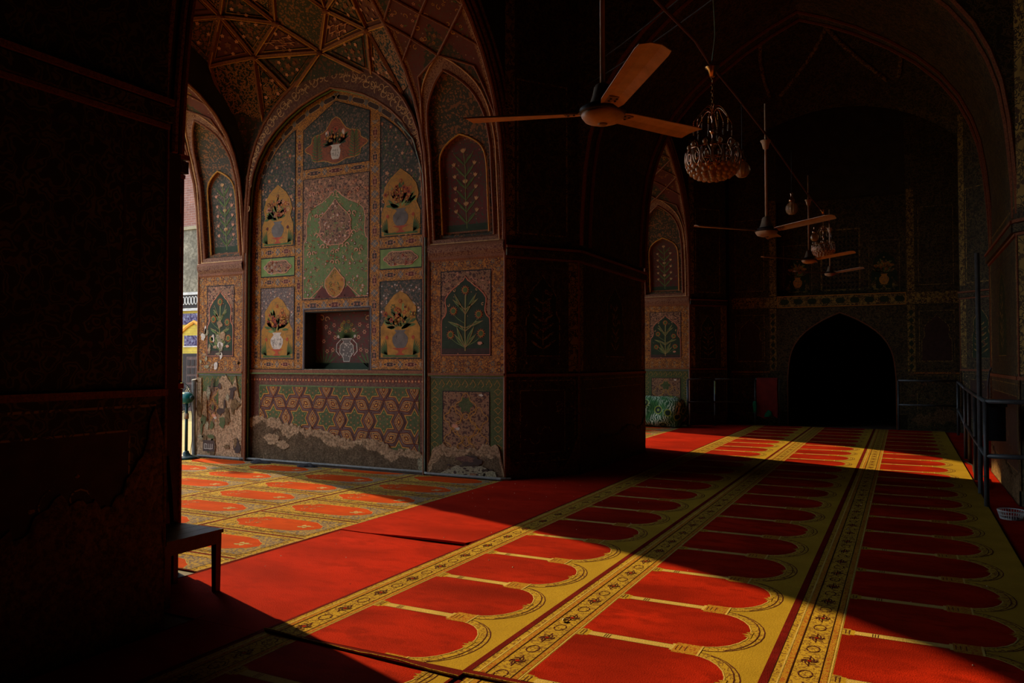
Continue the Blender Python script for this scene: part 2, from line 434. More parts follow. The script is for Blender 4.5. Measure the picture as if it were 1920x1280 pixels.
def strip_band(D, x0, z0, x1, z1, l=1):
    """orange interlace band with long dark cartouches and grey diamonds at the joints"""
    D.rect(x0, z0, x1, z1, 'band', l)
    hor = (x1-x0) >= (z1-z0); L = (x1-x0) if hor else (z1-z0); W = (z1-z0) if hor else (x1-x0)
    n = max(1, round(L/.33)); step = L/n
    def T(a, b): return (x0+a, z0+W/2+b) if hor else (x0+W/2+b, z0+a)
    for i in range(n+1):
        a = i*step; q = W*.34
        if 0 < i < n or True:
            aa = min(max(a, 0), L)
            D.poly([T(max(aa-q, 0), 0), T(aa, -q*1.15), T(min(aa+q, L), 0), T(aa, q*1.15)], 'greyblue', l+1)
            D.stroke([T(max(aa-q, 0), -q*1.1), T(min(aa+q, L), q*1.1)], .006, 'cream_line', l+2)
            D.stroke([T(max(aa-q, 0), q*1.1), T(min(aa+q, L), -q*1.1)], .006, 'cream_line', l+2)
    for i in range(n):
        a, b = i*step+W*.5, (i+1)*step-W*.5; hw = W*.24; e = min(.05, (b-a)*.25)
        if b-a < .04: continue
        pts = [T(a, 0), T(a+e*.5, -hw*.6), T(a+e, -hw*.5), T(a+e*1.2, -hw), T(b-e*1.2, -hw), T(b-e, -hw*.5), T(b-e*.5, -hw*.6), T(b, 0), T(b-e*.5, hw*.6), T(b-e, hw*.5), T(b-e*1.2, hw), T(a+e*1.2, hw), T(a+e, hw*.5), T(a+e*.5, hw*.6)]
        D.poly(pts, 'maroon' if i % 2 else 'brown_dark', l+1); D.stroke(pts, .005, 'cream_line', l+2, True)
        for k in range(3):
            p = T(a+(b-a)*(.25+.25*k), 0); D.flower(p[0], p[1], hw*.5, 'pinkish', 'maroon', l+2, 5)

# ------------------------------------------------------------------ plan (metres, camera stands over the origin)
XH, XR = -3.55, 1.0            # hall faces of the piers, courtyard side and qibla side
XI, XJ = -4.20, -5.26          # pier between hall and portal
XK, XO = -8.40, -9.30          # pier between portal and courtyard
YC, PER, HW = 5.8, 8.8, 2.30   # bay centre, bay spacing, half opening
SPR, RISE = 2.75, 3.25         # springing and rise of the big arches
TOP = 8.3

# ---- floor and ground
m = MB(); m.box(-9.6, -3.2, -.6, 4.2, 24, 0, 'floor_stone'); struct(m.build('floor'))
m = MB(); m.box(-40, -22, -.7, -9.6, 40, -.5, 'court_floor'); struct(m.build('floor_courtyard'))

# ---- big arched wall bands (parallel to the hall)
CP = [(1, 0), (.998, .07), (.99, .16), (.975, .28), (.95, .39), (.91, .48), (.85, .56), (.76, .632), (.64, .69), (.5, .735), (.33, .775), (.16, .80), (0, .815)]
def archwall(name, xa, xb, yc, mat, hw=HW, y_ext=4.4, prof=AP):
    m = MB(); A = arch(yc, hw, SPR, RISE, prof)
    out = [(yc-hw, 0)] + A + [(yc+hw, 0), (yc+y_ext, 0), (yc+y_ext, TOP), (yc-y_ext, TOP), (yc-y_ext, 0)]
    # split at the crown so each half is a simple outline
    h = len(A)//2
    left = [(yc-y_ext, 0), (yc-hw, 0)] + A[:h+1] + [(yc, TOP), (yc-y_ext, TOP)]
    right = [(yc, TOP)] + A[h:] + [(yc+hw, 0), (yc+y_ext, 0), (yc+y_ext, TOP)]
    for o in (left, right): m.slab(o, lambda u, v, w: (xa+w, u, v), xb-xa, mat)
    o = m.build(name); struct(o); return o
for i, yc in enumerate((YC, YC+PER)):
    archwall('wall_left_arch', XJ, XI, yc, 'shade_dark', HW+.10)
    archwall('wall_courtyard_arch', XO, XK, yc, 'shade_dark', HW+.10, prof=CP)
m = MB(); m.box(XO, -3.2, 0, XI, 1.4, TOP, 'shade_dark'); struct(m.build('wall_left_back'))
# ---- piers
def pier(name, pts, mat='pier_plain', z1=TOP): m = MB(); m.prism(pts, 0, z1, mat); return struct(m.build(name))
ch = .80
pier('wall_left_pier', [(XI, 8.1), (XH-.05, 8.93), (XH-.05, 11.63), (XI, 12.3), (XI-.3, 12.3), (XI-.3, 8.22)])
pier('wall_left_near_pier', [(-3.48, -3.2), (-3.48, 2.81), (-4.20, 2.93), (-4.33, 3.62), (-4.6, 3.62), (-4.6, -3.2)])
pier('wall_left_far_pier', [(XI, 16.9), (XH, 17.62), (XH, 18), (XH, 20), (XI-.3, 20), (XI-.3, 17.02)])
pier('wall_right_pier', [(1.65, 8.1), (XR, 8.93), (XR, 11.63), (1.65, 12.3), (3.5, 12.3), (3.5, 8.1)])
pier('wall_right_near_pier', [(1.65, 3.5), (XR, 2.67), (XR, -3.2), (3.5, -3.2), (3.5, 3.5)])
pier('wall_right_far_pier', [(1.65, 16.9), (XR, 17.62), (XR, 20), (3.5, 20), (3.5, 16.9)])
m = MB(); m.box(3.4, -3.2, 0, 3.7, 20, TOP, 'shade_dark'); struct(m.build('wall_right'))
m = MB(); m.box(-9.3, -3.4, 0, 3.7, -3.2, TOP, 'shade_dark'); struct(m.build('wall_back'))
# arches over the right-hand recesses
for yc in (YC, YC+PER):
    m = MB(); A = arch(yc, HW, SPR, RISE); h = len(A)//2
    for o in ([(yc-HW-.1, SPR), (yc-HW, SPR)]+A[:h+1]+[(yc, TOP), (yc-HW-.1, TOP)], [(yc, TOP)]+A[h:]+[(yc+HW+.1, SPR), (yc+HW+.1, TOP)]):
        m.slab(o, lambda u, v, w: (1.65+w, u, v), .8, 'shade_dark')
    struct(m.build('wall_right_arch'))
# transverse arches across the hall
def transverse(name, y0, y1, w=2.3, apex=3.45, mat='pier_orn'):
    m = MB(); A = arch(-1.28, w, 2.85, apex); h = len(A)//2; xa, xb = -4.9, 2.3
    for o in ([(xa, 2.85)]+A[:h+1]+[(-1.28, TOP), (xa, TOP)], [(-1.28, TOP)]+A[h:]+[(xb, 2.85), (xb, TOP)]):
        m.slab(o, lambda u, v, w_: (u, y0+w_, v), y1-y0, mat)
    # raised rolls along both edges of the soffit
    for yy in (y0+.02, y0+.30, y1-.30, y1-.02):
        m.tube([(x, yy, z) for x, z in arch(-1.28, w-.01, 2.85, apex-.01)], .028, 'rib', 6)
    struct(m.build(name))
transverse('wall_transverse_arch', 8.93, 11.63)
transverse('wall_transverse_arch_near', .1, 2.67)
# ---- roof and hall vaults
m = MB(); m.box(-9.6, -3.4, TOP, 3.8, 20, TOP+.3, 'shade_dark'); struct(m.build('ceiling'))
def sail(name, cx, cy, a, b, z0, Rr, mat, n=24):
    m = MB(); vs = []
    for j in range(n+1):
        for i in range(n+1):
            x = -a+2*a*i/n; y = -b+2*b*j/n; vs.append((cx+x, cy+y, z0+math.sqrt(max(Rr*Rr-x*x-y*y, 0))))
    m.mesh(vs, [(j*(n+1)+i, j*(n+1)+i+1, (j+1)*(n+1)+i+1, (j+1)*(n+1)+i) for j in range(n) for i in range(n)], mat)
    # net of ribs
    def S(x, y, e=.0): return (cx+x, cy+y, z0+math.sqrt(max(Rr*Rr-x*x-y*y, 0))-e)
    for k in range(8):
        for sg in (-1, 1):
            pts = []
            for t in range(13):
                q = .15+.85*t/12; an = k*pi/4+pi/8+sg*(q)*.75; r = q*3.0
                x, y = r*cos(an), r*sin(an)
                if abs(x) < a and abs(y) < b: pts.append(S(x, y, .01))
            if len(pts) > 2: m.tube(pts, .05, 'pier_band', 5)
    o = m.build(name, smooth=True); struct(o); return o
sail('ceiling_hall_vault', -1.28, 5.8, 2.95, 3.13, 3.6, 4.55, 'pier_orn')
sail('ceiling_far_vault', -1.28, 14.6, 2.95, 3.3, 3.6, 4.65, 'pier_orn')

# ================================================================== portal bay (built for the near bay, copied one bay along)
BAY = []
def S_(o): struct(o); BAY.append(o); return o
YW = 8.2
XM = -6.83
# backing wall with the square niche
m = MB(); n0, n1, nz0, nz1 = -7.345, -6.262, 1.285, 2.075
m.box(XO, YW, 0, n0, YW+.5, TOP, 'shade_dark'); m.box(n1, YW, 0, XI-.3, YW+.5, TOP, 'shade_dark')
m.box(n0, YW, 0, n1, YW+.5, nz0, 'shade_dark'); m.box(n0, YW, nz1, n1, YW+.5, TOP, 'shade_dark'); m.box(n0, YW+.22, nz0, n1, YW+.5, nz1, 'maroon')
S_(m.build('wall_portal'))
# wall face around the arched recess, with scroll band and rolls
A = arch(XM, 1.525, 2.95, 2.15, RP); A2 = arch(XM, 1.56, 2.95, 2.55, RP); h = len(A)//2
m = MB()
for o in ([(XK-.02, 0), (XM-1.525, 0)]+A[:h+1]+[(XM, TOP), (XK-.02, TOP)], [(XM, TOP)]+A[h:]+[(XM+1.525, 0), (XJ+.02, 0), (XJ+.02, TOP)]):
    m.slab(o, lambda u, v, w: (u, 8.09+w, v), YW-8.09, 'vault_a')
S_(m.build('wall_portal_face'))
m = MB()
fr = lambda u, v, w: (u, 8.085-w, v)
Ai = arch(XM, 1.50, 2.95, 2.13, RP); Ao = arch(XM, 1.53, 2.95, 2.52, RP)
for i in range(len(Ai)-1):
    m.slab([Ai[i], Ai[i+1], Ao[i+1], Ao[i]], fr, .012, 'dado_border')
m.tube([(XM-1.51, 8.08, 0)]+[(u, 8.08, v) for u, v in Ai]+[(XM+1.51, 8.08, 0)], .018, 'rib', 6)
m.tube([(u, 8.07, v) for u, v in Ao], .022, 'rib', 6)
m.tube([(XM-1.50, 8.13, 0)]+[(u, 8.13, v) for u, v in arch(XM, 1.50, 2.95, 2.12, RP)], .012, 'green_line', 6)
Am = arch(XM, 1.52, 2.95, 2.33, RP)
rg = random.Random(5)
D = Deco((0, 8.072, 0), (1, 0, 0), (0, 0, 1), (0, -1, 0))
L = []
for i in range(len(Am)-1):
    (x0, z0), (x1, z1) = Am[i], Am[i+1]; q = hypot(x1-x0, z1-z0); k = max(1, int(q/.05))
    for j in range(k): L.append((x0+(x1-x0)*j/k, z0+(z1-z0)*j/k))
for i, (x, z) in enumerate(L):
    if z > 3.6: D.curl(x, z+(.03 if i % 2 else -.03), .065, i*1.1, 1 if i % 2 else -1, 'cream_line', 1, .011); D.disc(x, z, .013, 'pinkish', 2, 6)
D.mb.v and m.mesh(D.mb.v, [f for f in D.mb.f], 'cream_line')
S_(m.build('trim_portal_arch'))

# ---- painted panel wall inside the recess
D = Deco((0, YW-.001, 0), (1, 0, 0), (0, 0, 1), (0, -1, 0))
xl, xr = XM-1.515, XM+1.515
base = [(xl, 1.30)]+[(x, z) for x, z in arch(XM, 1.515, 2.95, 2.14, RP)]+[(xr, 1.30), (n1+.01, 1.30), (n1+.01, 2.09), (n0-.01, 2.09), (n0-.01, 1.30)]
D.poly(base, 'band', 0)
PX = {'c': (-7.395, -6.265), 'l': (-8.165, -7.545), 'r': (-6.085, -5.435)}
# bands as separate strips
def clip_z(x, w=1.515, hh=2.14):
    q = min(abs(x-XM)/w, 1)
    for i in range(len(RP)-1):
        if RP[i+1][0] <= q <= RP[i][0]:
            t = (RP[i][0]-q)/(RP[i][0]-RP[i+1][0]+1e-9); return 2.95+hh*(RP[i][1]+t*(RP[i+1][1]-RP[i][1]))
    return 2.95+hh
strip_band(D, xl+.02, 1.32, xl+.16, 3.45); strip_band(D, xr-.15, 1.32, xr-.01, 3.45)
strip_band(D, PX['l'][1]+.01, 1.32, PX['c'][0]-.01, 4.55); strip_band(D, PX['c'][1]+.01, 1.32, PX['r'][0]-.01, 4.58)
for a, b in (PX['l'], PX['r']):
    for z0, z1 in ((1.305, 1.425), (2.455, 2.59), (2.875, 3.015)): strip_band(D, a, z0, b, z1, 3)
strip_band(D, PX['c'][0], 2.09, PX['c'][1], 2.245, 3); strip_band(D, PX['c'][0], 3.925, PX['c'][1], 4.05, 3)
# slanting cartouches that follow the arch
for sg in (-1, 1):
    Lp = [(XM+sg*(1.515*a-.0), 2.95+2.14*b) for a, b in RP]
    for i in range(3, len(Lp)-1):
        (x0, z0), (x1, z1) = Lp[i], Lp[i+1]
        cx, cz = (x0+x1)/2, (z0+z1)/2; dx, dz = x1-x0, z1-z0; q = hypot(dx, dz); dx /= q; dz /= q
        nx, nz = (dz, -dx) if (cx-XM)*dz > 0 and False else (-sg*abs(dz), -abs(dx))
        cx += nx*.09; cz += nz*.09; hl = q*.40; hw = .035
        pts = [(cx-dx*hl, cz-dz*hl), (cx-dx*hl*.7+nx*hw, cz-dz*hl*.7+nz*hw), (cx+dx*hl*.7+nx*hw, cz+dz*hl*.7+nz*hw), (cx+dx*hl, cz+dz*hl), (cx+dx*hl*.7-nx*hw, cz+dz*hl*.7-nz*hw), (cx-dx*hl*.7-nx*hw, cz-dz*hl*.7-nz*hw)]
        D.poly(pts, 'brown_dark', 3); D.stroke(pts, .006, 'cream_line', 4, True)
        x, z = cx+dx*q*.5, cz+dz*q*.5; D.poly([(x-.045, z), (x, z-.05), (x+.045, z), (x, z+.05)], 'greyblue', 3)
# black-lined panels
def panel(P, mat, l=5, ln='black_line', wd=.014):
    D.poly(P, mat, l); D.stroke(P, wd, ln, l+3, True)
    cx = sum(p[0] for p in P)/len(P); cz = sum(p[1] for p in P)/len(P)
# top centre
T = [(-7.395, 4.055), (-6.265, 4.055), (-6.265, 4.72), (XM, 4.93), (-7.395, 4.62)]
T[4] = (-7.395, 4.60)
panel(T, 'grey_field')
C1 = []
for k in range(48):
    a = 2*pi*k/48; r = 1+.08*cos(8*a)
    C1.append((XM+.50*r*cos(a), 4.32+.22*r*sin(a)+(.16*math.exp(-((a-pi/2)/.33)**2))))
D.poly(C1, 'orange_red', 6); D.stroke(C1, .010, 'ochre_line', 7, True)
V = [(-.05, 0), (.05, 0), (.07, .03), (.085, .11), (.06, .17), (.09, .2), (-.09, .2), (-.06, .17), (-.085, .11), (-.07, .03)]
D.poly([(XM+a, 4.14+b) for a, b in V], 'white_paint', 8)
for k in range(9): D.curl(XM-.04+.04*(k % 3), 4.19+.035*(k//3), .016, k, 1, 'greyblue', 9, .006)
rg = random.Random(4)
for k in range(46): a = rg.uniform(-1.5, 1.5); D.leaf(XM+.06*sin(a), 4.34+.06*rg.random(), pi/2-a+rg.uniform(-.3, .3), rg.uniform(.10, .20), .035, ('dark_green', 'leafgreen')[k % 2], 8)
for k in range(14): a = rg.uniform(-1.3, 1.3); q = rg.uniform(.10, .22); D.flower(XM+q*sin(a), 4.36+q*cos(a)*.8, .028, rg.choice(('redpaint', 'maroon', 'ochre')), 'ochre_line', 9)
for sx in (-.14, .14): D.leaf(XM+sx, 4.45, pi/2, .10, .08, 'pinkish', 9); D.leaf(XM+sx*1.02, 4.46, pi/2+.3, .08, .04, 'white_paint', 10)
D.flower(XM, 4.55, .045, 'redpaint', 'maroon', 9); D.flower(XM-.07, 4.40, .03, 'maroon', 'ochre', 9); D.flower(XM+.07, 4.40, .03, 'maroon', 'ochre', 9)
for sx in (-.32, .32):
    D.stroke([(XM+sx, 4.13), (XM+sx, 4.44)], .008, 'dark_green', 8)
    for k in range(9):
        for sg in (-1, 1): D.leaf(XM+sx, 4.15+.035*k, pi/2+sg*(1.25-.09*k), .11, .03, 'leafgreen', 8)
# green centre panel
G = [(-7.395, 2.25), (-6.265, 2.25), (-6.265, 3.91), (-7.395, 3.91)]
panel(G, 'brown_field')
def ogee(cx, z0, w, h, p):
    P_ = [(cx+w/2*a, z0+h*b) for a, b in p]; return P_+[(2*cx-x, z) for x, z in P_[-2::-1]] if p[-1][0] == 0 else P_
GG = ogee(XM, 2.27, 1.10, 1.46, [(1, 0), (1, .52), (.93, .54), (.90, .60), (.92, .72), (.86, .80), (.70, .85), (.42, .89), (.2, .94), (0, 1)])
D.poly(GG, 'green_field', 6); D.stroke(GG, .012, 'pinkish', 8, True)
scatter(D, GG, 170, 9, ('redpaint', 'pinkish', 'maroon'), 'white_paint', 'cream_line', .022, 11)
scatter(D, GG, 120, 8, ('leafgreen', 'palegreen'), 'redpaint', 'palegreen', .024, 12)
scatter(D, [(-7.38, 3.3), (-6.28, 3.3), (-6.28, 3.9), (-7.38, 3.9)], 150, 6, ('redpaint', 'pinkish', 'brown_dark'), 'cream_line', 'pinkish', .024, 13, GG)
M_ = ogee(XM, 2.98, .56, .62, [(.42, 0), (.86, .14), (1, .26), (.90, .38), (.96, .52), (.82, .64), (.5, .76), (.22, .88), (0, 1)])
D.poly(M_, 'brown_field', 12); D.stroke(M_, .012, 'pinkish', 13, True); scatter(D, M_, 46, 14, ('redpaint', 'pinkish'), 'white_paint', 'palegreen', .024, 14)
for x, z, r in ((0, .68, .05), (-.28, .40, .04), (.28, .40, .04), (-.27, .14, .045), (.27, .14, .045), (-.16, -.02, .045), (.16, -.02, .045), (0, -.1, .035), (-.4, -.1, .035), (.4, -.1, .035), (-.34, .72, .03), (.34, .72, .03), (0, -.24, .04)):
    for sg in (-1, 1): D.curl(XM+x+sg*r*.9, 2.98+z, r, 0 if sg > 0 else pi, sg, 'pinkish', 15, .013)
D.stroke([(XM+.22*sin(t/4*pi*.5+.0)*(1 if 1 else 0)-.0, 2.98-.0*t) for t in range(2)], .006, 'pinkish', 12)
K = ogee(XM, 2.27, .34, .40, [(.1, 0), (.5, .08), (.75, .2), (1, .4), (.95, .6), (.55, .76), (.3, .88), (0, 1)])
for sg in (-1, 1):
    D.poly([(XM+sg*.36, 2.265), (XM+sg*.02, 2.265), (XM+sg*.12, 2.36), (XM+sg*.22, 2.42)], 'maroon', 10)
    D.stroke([(XM+sg*.42, 2.27), (XM+sg*.30, 2.36), (XM+sg*.2, 2.44)], .01, 'pinkish', 11)
D.poly(K, 'ochre_field', 12); D.stroke(K, .012, 'pinkish', 13, True); scatter(D, K, 22, 14, ('leafgreen', 'redpaint'), 'ochre', 'leafgreen', .02, 15)
# side panels
for key, (a, b) in PX.items():
    if key == 'c': continue
    cx = (a+b)/2; w = b-a; sg = -1 if key == 'l' else 1
    # lower
    P = [(a, 1.44), (b, 1.44), (b, 2.44), (a, 2.44)]
    panel(P, 'lilac_field' if key == 'l' else 'grey_field'); scatter(D, [(a+.02, 2.0), (b-.02, 2.0), (b-.02, 2.42), (a+.02, 2.42)], 60, 6, ('pinkish', 'greyblue'), 'white_paint', 'greyblue', .02, 31)
    Cc = cusp(cx, 1.46, w-.07, .86); Cc = [(x, z) for x, z in Cc]
    D.poly([(a+.02, 1.455), (b-.02, 1.455), (b-.02, 1.84), (b-.09, 1.95), (b-.08, 2.1), (cx+.1, 2.26), (cx, 2.31), (cx-.1, 2.26), (a+.08, 2.1), (a+.09, 1.95), (a+.02, 1.84)], 'ochre_field' if key == 'l' else 'ochre', 9)
    bouquet(D, cx, 1.46, w*.92, .83, 10, ('redpaint', 'maroon', 'redpaint') if key == 'l' else ('redpaint', 'ochre', 'leafgreen'), 'leafgreen', 'white_paint' if key == 'l' else 'greyblue', seed=21+sg)
    # small lobed panel
    P = [(a, 2.60), (b, 2.60), (b, 2.865), (a, 2.865)]; panel(P, 'palegreen')
    Q = qfoil(cx, 2.732, w*.82, .20); D.poly(Q, 'brown_field', 9); D.stroke(Q, .010, 'pinkish', 10, True); scatter(D, Q, 34, 11, ('pinkish', 'white_paint', 'redpaint'), 'maroon', 'cream_line', .02, 41+sg)
    # tall top panel bounded by the arch
    inner, outer = (b, a) if key == 'l' else (a, b)
    arc = []
    for k in range(13):
        x = inner+(outer-inner)*k/12; arc.append((x, clip_z(x, 1.515, 2.14)-.20-.10*(k/12)**3))
    P = [(inner, 3.02)]+arc+[(outer, 3.02)]
    panel(P, 'grey_field'); scatter(D, P, 110, 6, ('pinkish', 'redpaint', 'greyblue'), 'cream_line', 'leafgreen', .026, 51+sg)
    zt = 3.78
    O_ = [(a+.03, 3.035), (b-.03, 3.035), (b-.03, 3.33), (b-.085, 3.45), (b-.05, 3.55), (b-.09, 3.68), (cx+.15, zt), (cx, zt+.11), (cx-.15, zt), (a+.09, 3.68), (a+.05, 3.55), (a+.085, 3.45), (a+.03, 3.33)]
    D.poly(O_, 'ochre_field', 10); D.stroke(O_, .008, 'ochre_line', 11, True)
    bouquet(D, cx, 3.04, w*.9, .80, 11, ('maroon', 'redpaint', 'pinkish') if key == 'l' else ('redpaint', 'redpaint', 'orange_red'), 'leafgreen', 'greyblue', seed=61+sg)
# niche frame and painted back
D.frame(n0-.04, nz0-.02, n1+.04, nz1+.06, .012, 'grey_line', 6); D.frame(n0-.025, nz0-.01, n1+.025, nz1+.045, .02, 'brown_dark', 7)
# cornice line
S_(D.build('wall_portal_painting'))
m = MB(); m.box(xl, YW-.035, 1.245, xr, YW, 1.29, 'rib'); m.box(xl, YW-.045, 1.228, xr, YW, 1.247, 'green_line'); m.box(n0, YW-.02, 1.283, n1, YW+.22, 1.30, 'pale_plaster')
S_(m.build('trim_portal_cornice'))
D = Deco((0, YW+.219, 0), (1, 0, 0), (0, 0, 1), (0, -1, 0)); D.rect(n0, nz0, n1, nz1, 'red_field', 0)
cx = (n0+n1)/2
Vn = [(-.05, .04), (.05, .04), (.06, .10), (.12, .16), (.11, .26), (.05, .31), (.09, .35), (-.09, .35), (-.05, .31), (-.11, .26), (-.12, .16), (-.06, .10)]
D.poly([(cx+a, nz0+.08+b) for a, b in Vn], 'greyblue', 2); D.stroke([(cx+a, nz0+.08+b) for a, b in Vn], .012, 'white_paint', 4, True)
for k in range(26): D.disc(cx+random.Random(k).uniform(-.09, .09), nz0+.18+random.Random(k+99).uniform(0, .19), .010, 'white_paint', 4, 5)
for sg in (-1, 1):
    D.stroke([(cx+sg*.10, nz0+.42), (cx+sg*.17, nz0+.36), (cx+sg*.18, nz0+.26), (cx+sg*.12, nz0+.20)], .012, 'white_paint', 3)
    D.leaf(cx+sg*.13, nz0+.44, pi/2-sg*.5, .05, .05, 'white_paint', 4)
    for k, (a, b) in enumerate(((.22, .62), (.20, .45), (.36, .60), (.40, .40), (.24, .28), (.34, .26), (.12, .55), (.30, .52))): D.flower(cx+sg*a, nz0+b, .035, 'pinkish', 'maroon', 2, 6)
    for k in range(8): D.leaf(cx+sg*.40, nz0+.02, pi/2-sg*(.3*k-.9), .3, .03, 'leafgreen', 1)
    D.curl(cx+sg*.35, nz0+.70, .05, 0, 1, 'cream_line', 2, .014); D.curl(cx+sg*.44, nz0+.72, .05, 2, -1, 'cream_line', 2, .014)
for k in range(14): D.leaf(cx, nz0+.42, pi/2+(k-6.5)*.2, .24, .04, 'leafgreen', 1)
for k in range(12): D.flower(cx+.09*sin(k*2.4), nz0+.60+.07*cos(k*2.4), .03, 'ochre' if k % 3 else 'maroon', 'leafgreen', 3)
D.rect(n0, nz0, n1, nz0+.10, 'dark_green', 1)
S_(D.build('wall_portal_niche_painting'))

# ---- dado with interlaced stars
D = Deco((0, YW-.001, 0), (1, 0, 0), (0, 0, 1), (0, -1, 0))
D.rect(xl, 0, xr, 1.23, 'dado_border', 0); D.frame(xl+.16, -.1, xr-.145, 1.075, .016, 'green_line', 3)
D.rect(xl+.175, .0, xr-.16, 1.06, 'dado_green', 1)
sx0, sx1 = xl+.175, xr-.16
D.clip = (sx0, 0, sx1, 1.055); sa = .475; rh = sa*.866
def star(x, z, r): return [(x+(r if k % 2 == 0 else r*.60)*cos(pi/2+k*pi/6), z+(r if k % 2 == 0 else r*.60)*sin(pi/2+k*pi/6)) for k in range(12)]
D.rect(sx0, 0, sx1, 1.055, 'maroon', 2)
for r in range(4):
    for k in range(-1, 9):
        x = sx0+.02+sa*(k+(.5 if r % 2 else 0)); z = 1.04-rh*r
        D.poly(star(x, z, .222), 'greyblue', 3); D.poly(star(x, z, .210), 'maroon', 4); D.poly(star(x, z, .185), 'ochre_line', 5); D.poly(star(x, z, .163), 'dado_green', 6)
        for q in range(6):
            a = q*pi/3+pi/6; D.flower(x+.065*cos(a), z+.065*sin(a), .016, 'redpaint', 'palegreen', 7, 5)
            a = q*pi/3+pi/2; D.disc(x+.115*cos(a), z+.115*sin(a), .010, 'palegreen', 7, 6)
        for q in range(3):
            a = q*pi/3; mx, mz = x+sa/2*cos(a), z+sa/2*sin(a); ca, sn = cos(a), sin(a)
            for s_, mt, l in ((1.0, 'greyblue', 8), (.93, 'maroon', 9), (.74, 'ochre_line', 10), (.66, 'brown_field', 11), (.42, 'ochre_line', 12), (.33, 'maroon', 13), (.15, 'ochre_line', 14)):
                hw_, hl = .088*s_, .155*s_
                D.poly([(mx+u*ca-v*sn, mz+u*sn+v*ca) for u, v in ((-hw_, -hl*.18), (0, -hl), (hw_, -hl*.18), (hw_, hl*.18), (0, hl), (-hw_, hl*.18))], mt, l)
D.clip = None
rg = random.Random(77)
for k in range(60): D.flower(xl+.02+3.0*k/60, 1.15, .028, 'redpaint' if k % 2 else 'maroon', 'cream_line', 2, 6)
for k in range(12): D.flower(xr-.07, 1.08-k*.09, .028, 'redpaint' if k % 2 else 'maroon', 'cream_line', 2, 6)
S_(D.build('wall_portal_dado_painting'))
# eroded render below the dado: thick crust with a ragged lip
def crust(name, O, U, V, Nn, edge, z0, th, mat, lip='plaster', lipw=.16, seed=1, noise_=.02):
    rg = random.Random(seed); O, U, V, Nn = map(Vector, (O, U, V, Nn)); m = MB()
    E = []
    for i in range(len(edge)-1):
        (x0, y0), (x1, y1) = edge[i], edge[i+1]; k = max(1, int(abs(x1-x0)/.025))
        for j in range(k): t = j/k; E.append((x0+(x1-x0)*t+rg.uniform(-.006, .006), y0+(y1-y0)*t+rg.uniform(-noise_, noise_)))
    E.append(edge[-1])
    n = len(E); rows = [(0, th*.3, mat), (0, th, mat)]
    def P(u, v, d): return O+U*u+V*v+Nn*d
    J = 22; vs = []
    for u, v in E:
        vs.append(P(u, v+.004, 0))
        for j in range(J+1):
            t = j/J; vv = v+(z0-v)*t; d = th*(1 if j else .75)*(1-.25*rg.random()) if j < J else th
            vs.append(P(u+rg.uniform(-.005, .005), vv, d))
    W = J+2; fl = []; fm = []
    for i in range(n-1):
        for j in range(W-1):
            f = (i*W+j, i*W+j+1, (i+1)*W+j+1, (i+1)*W+j)
            vmid = E[i][1]+(z0-E[i][1])*max(0, (j-1))/J
            (fl if (E[i][1]-vmid) < lipw*(.9+.35*sin(i*.21+seed)+.2*sin(i*.53)) else fm).append(f)
    m.mesh(vs, fl, lip); b = MB(); k = m.mi(mat)
    for f in fm: m.f.append(f); m.m.append(k)
    return struct(m.build(name))
def XE(L): return [(x*1.006, 1.4+(z-1.4)*1.006) for x, z in L]
BAY.append(crust('wall_portal_crust', (0, YW-.004, 0), (1, 0, 0), (0, 0, 1), (0, -1, 0),
    [(xl, .60), (-8.22, .64), (-8.1, .62), (-7.9, .60), (-7.8, .63), (-7.72, .53), (-7.55, .54), (-7.4, .50), (-7.3, .48), (-7.22, .50), (-7.1, .48), (-6.95, .46), (-6.8, .42), (-6.7, .40), (-6.6, .38), (-6.5, .36), (-6.42, .37), (-6.35, .40), (-6.2, .40), (-6.05, .37), (-5.95, .34), (-5.85, .27), (-5.7, .27), (-5.6, .30), (-5.5, .28), (-5.42, .23), (xr, .21)], 0, .022, 'rubble', 'plaster', .13, 3))
D = Deco((0, YW-.030, 0), (1, 0, 0), (0, 0, 1), (0, -1, 0)); rg = random.Random(9)
def blob(D, x, z, rx, rz, mat, l, seed, n=22, j=.35):
    rg = random.Random(seed); D.poly([(x+rx*(1-j+2*j*rg.random()*.8)*cos(2*pi*k/n), z+rz*(1-j+2*j*rg.random()*.8)*sin(2*pi*k/n)) for k in range(n)], mat, l)
blob(D, -7.92, .33, .14, .08, 'plaster', 1, 5); blob(D, -7.72, .25, .12, .06, 'plaster', 1, 6); blob(D, -5.40, .12, .09, .10, 'pale_plaster', 1, 8)
S_(D.build('wall_portal_patch'))

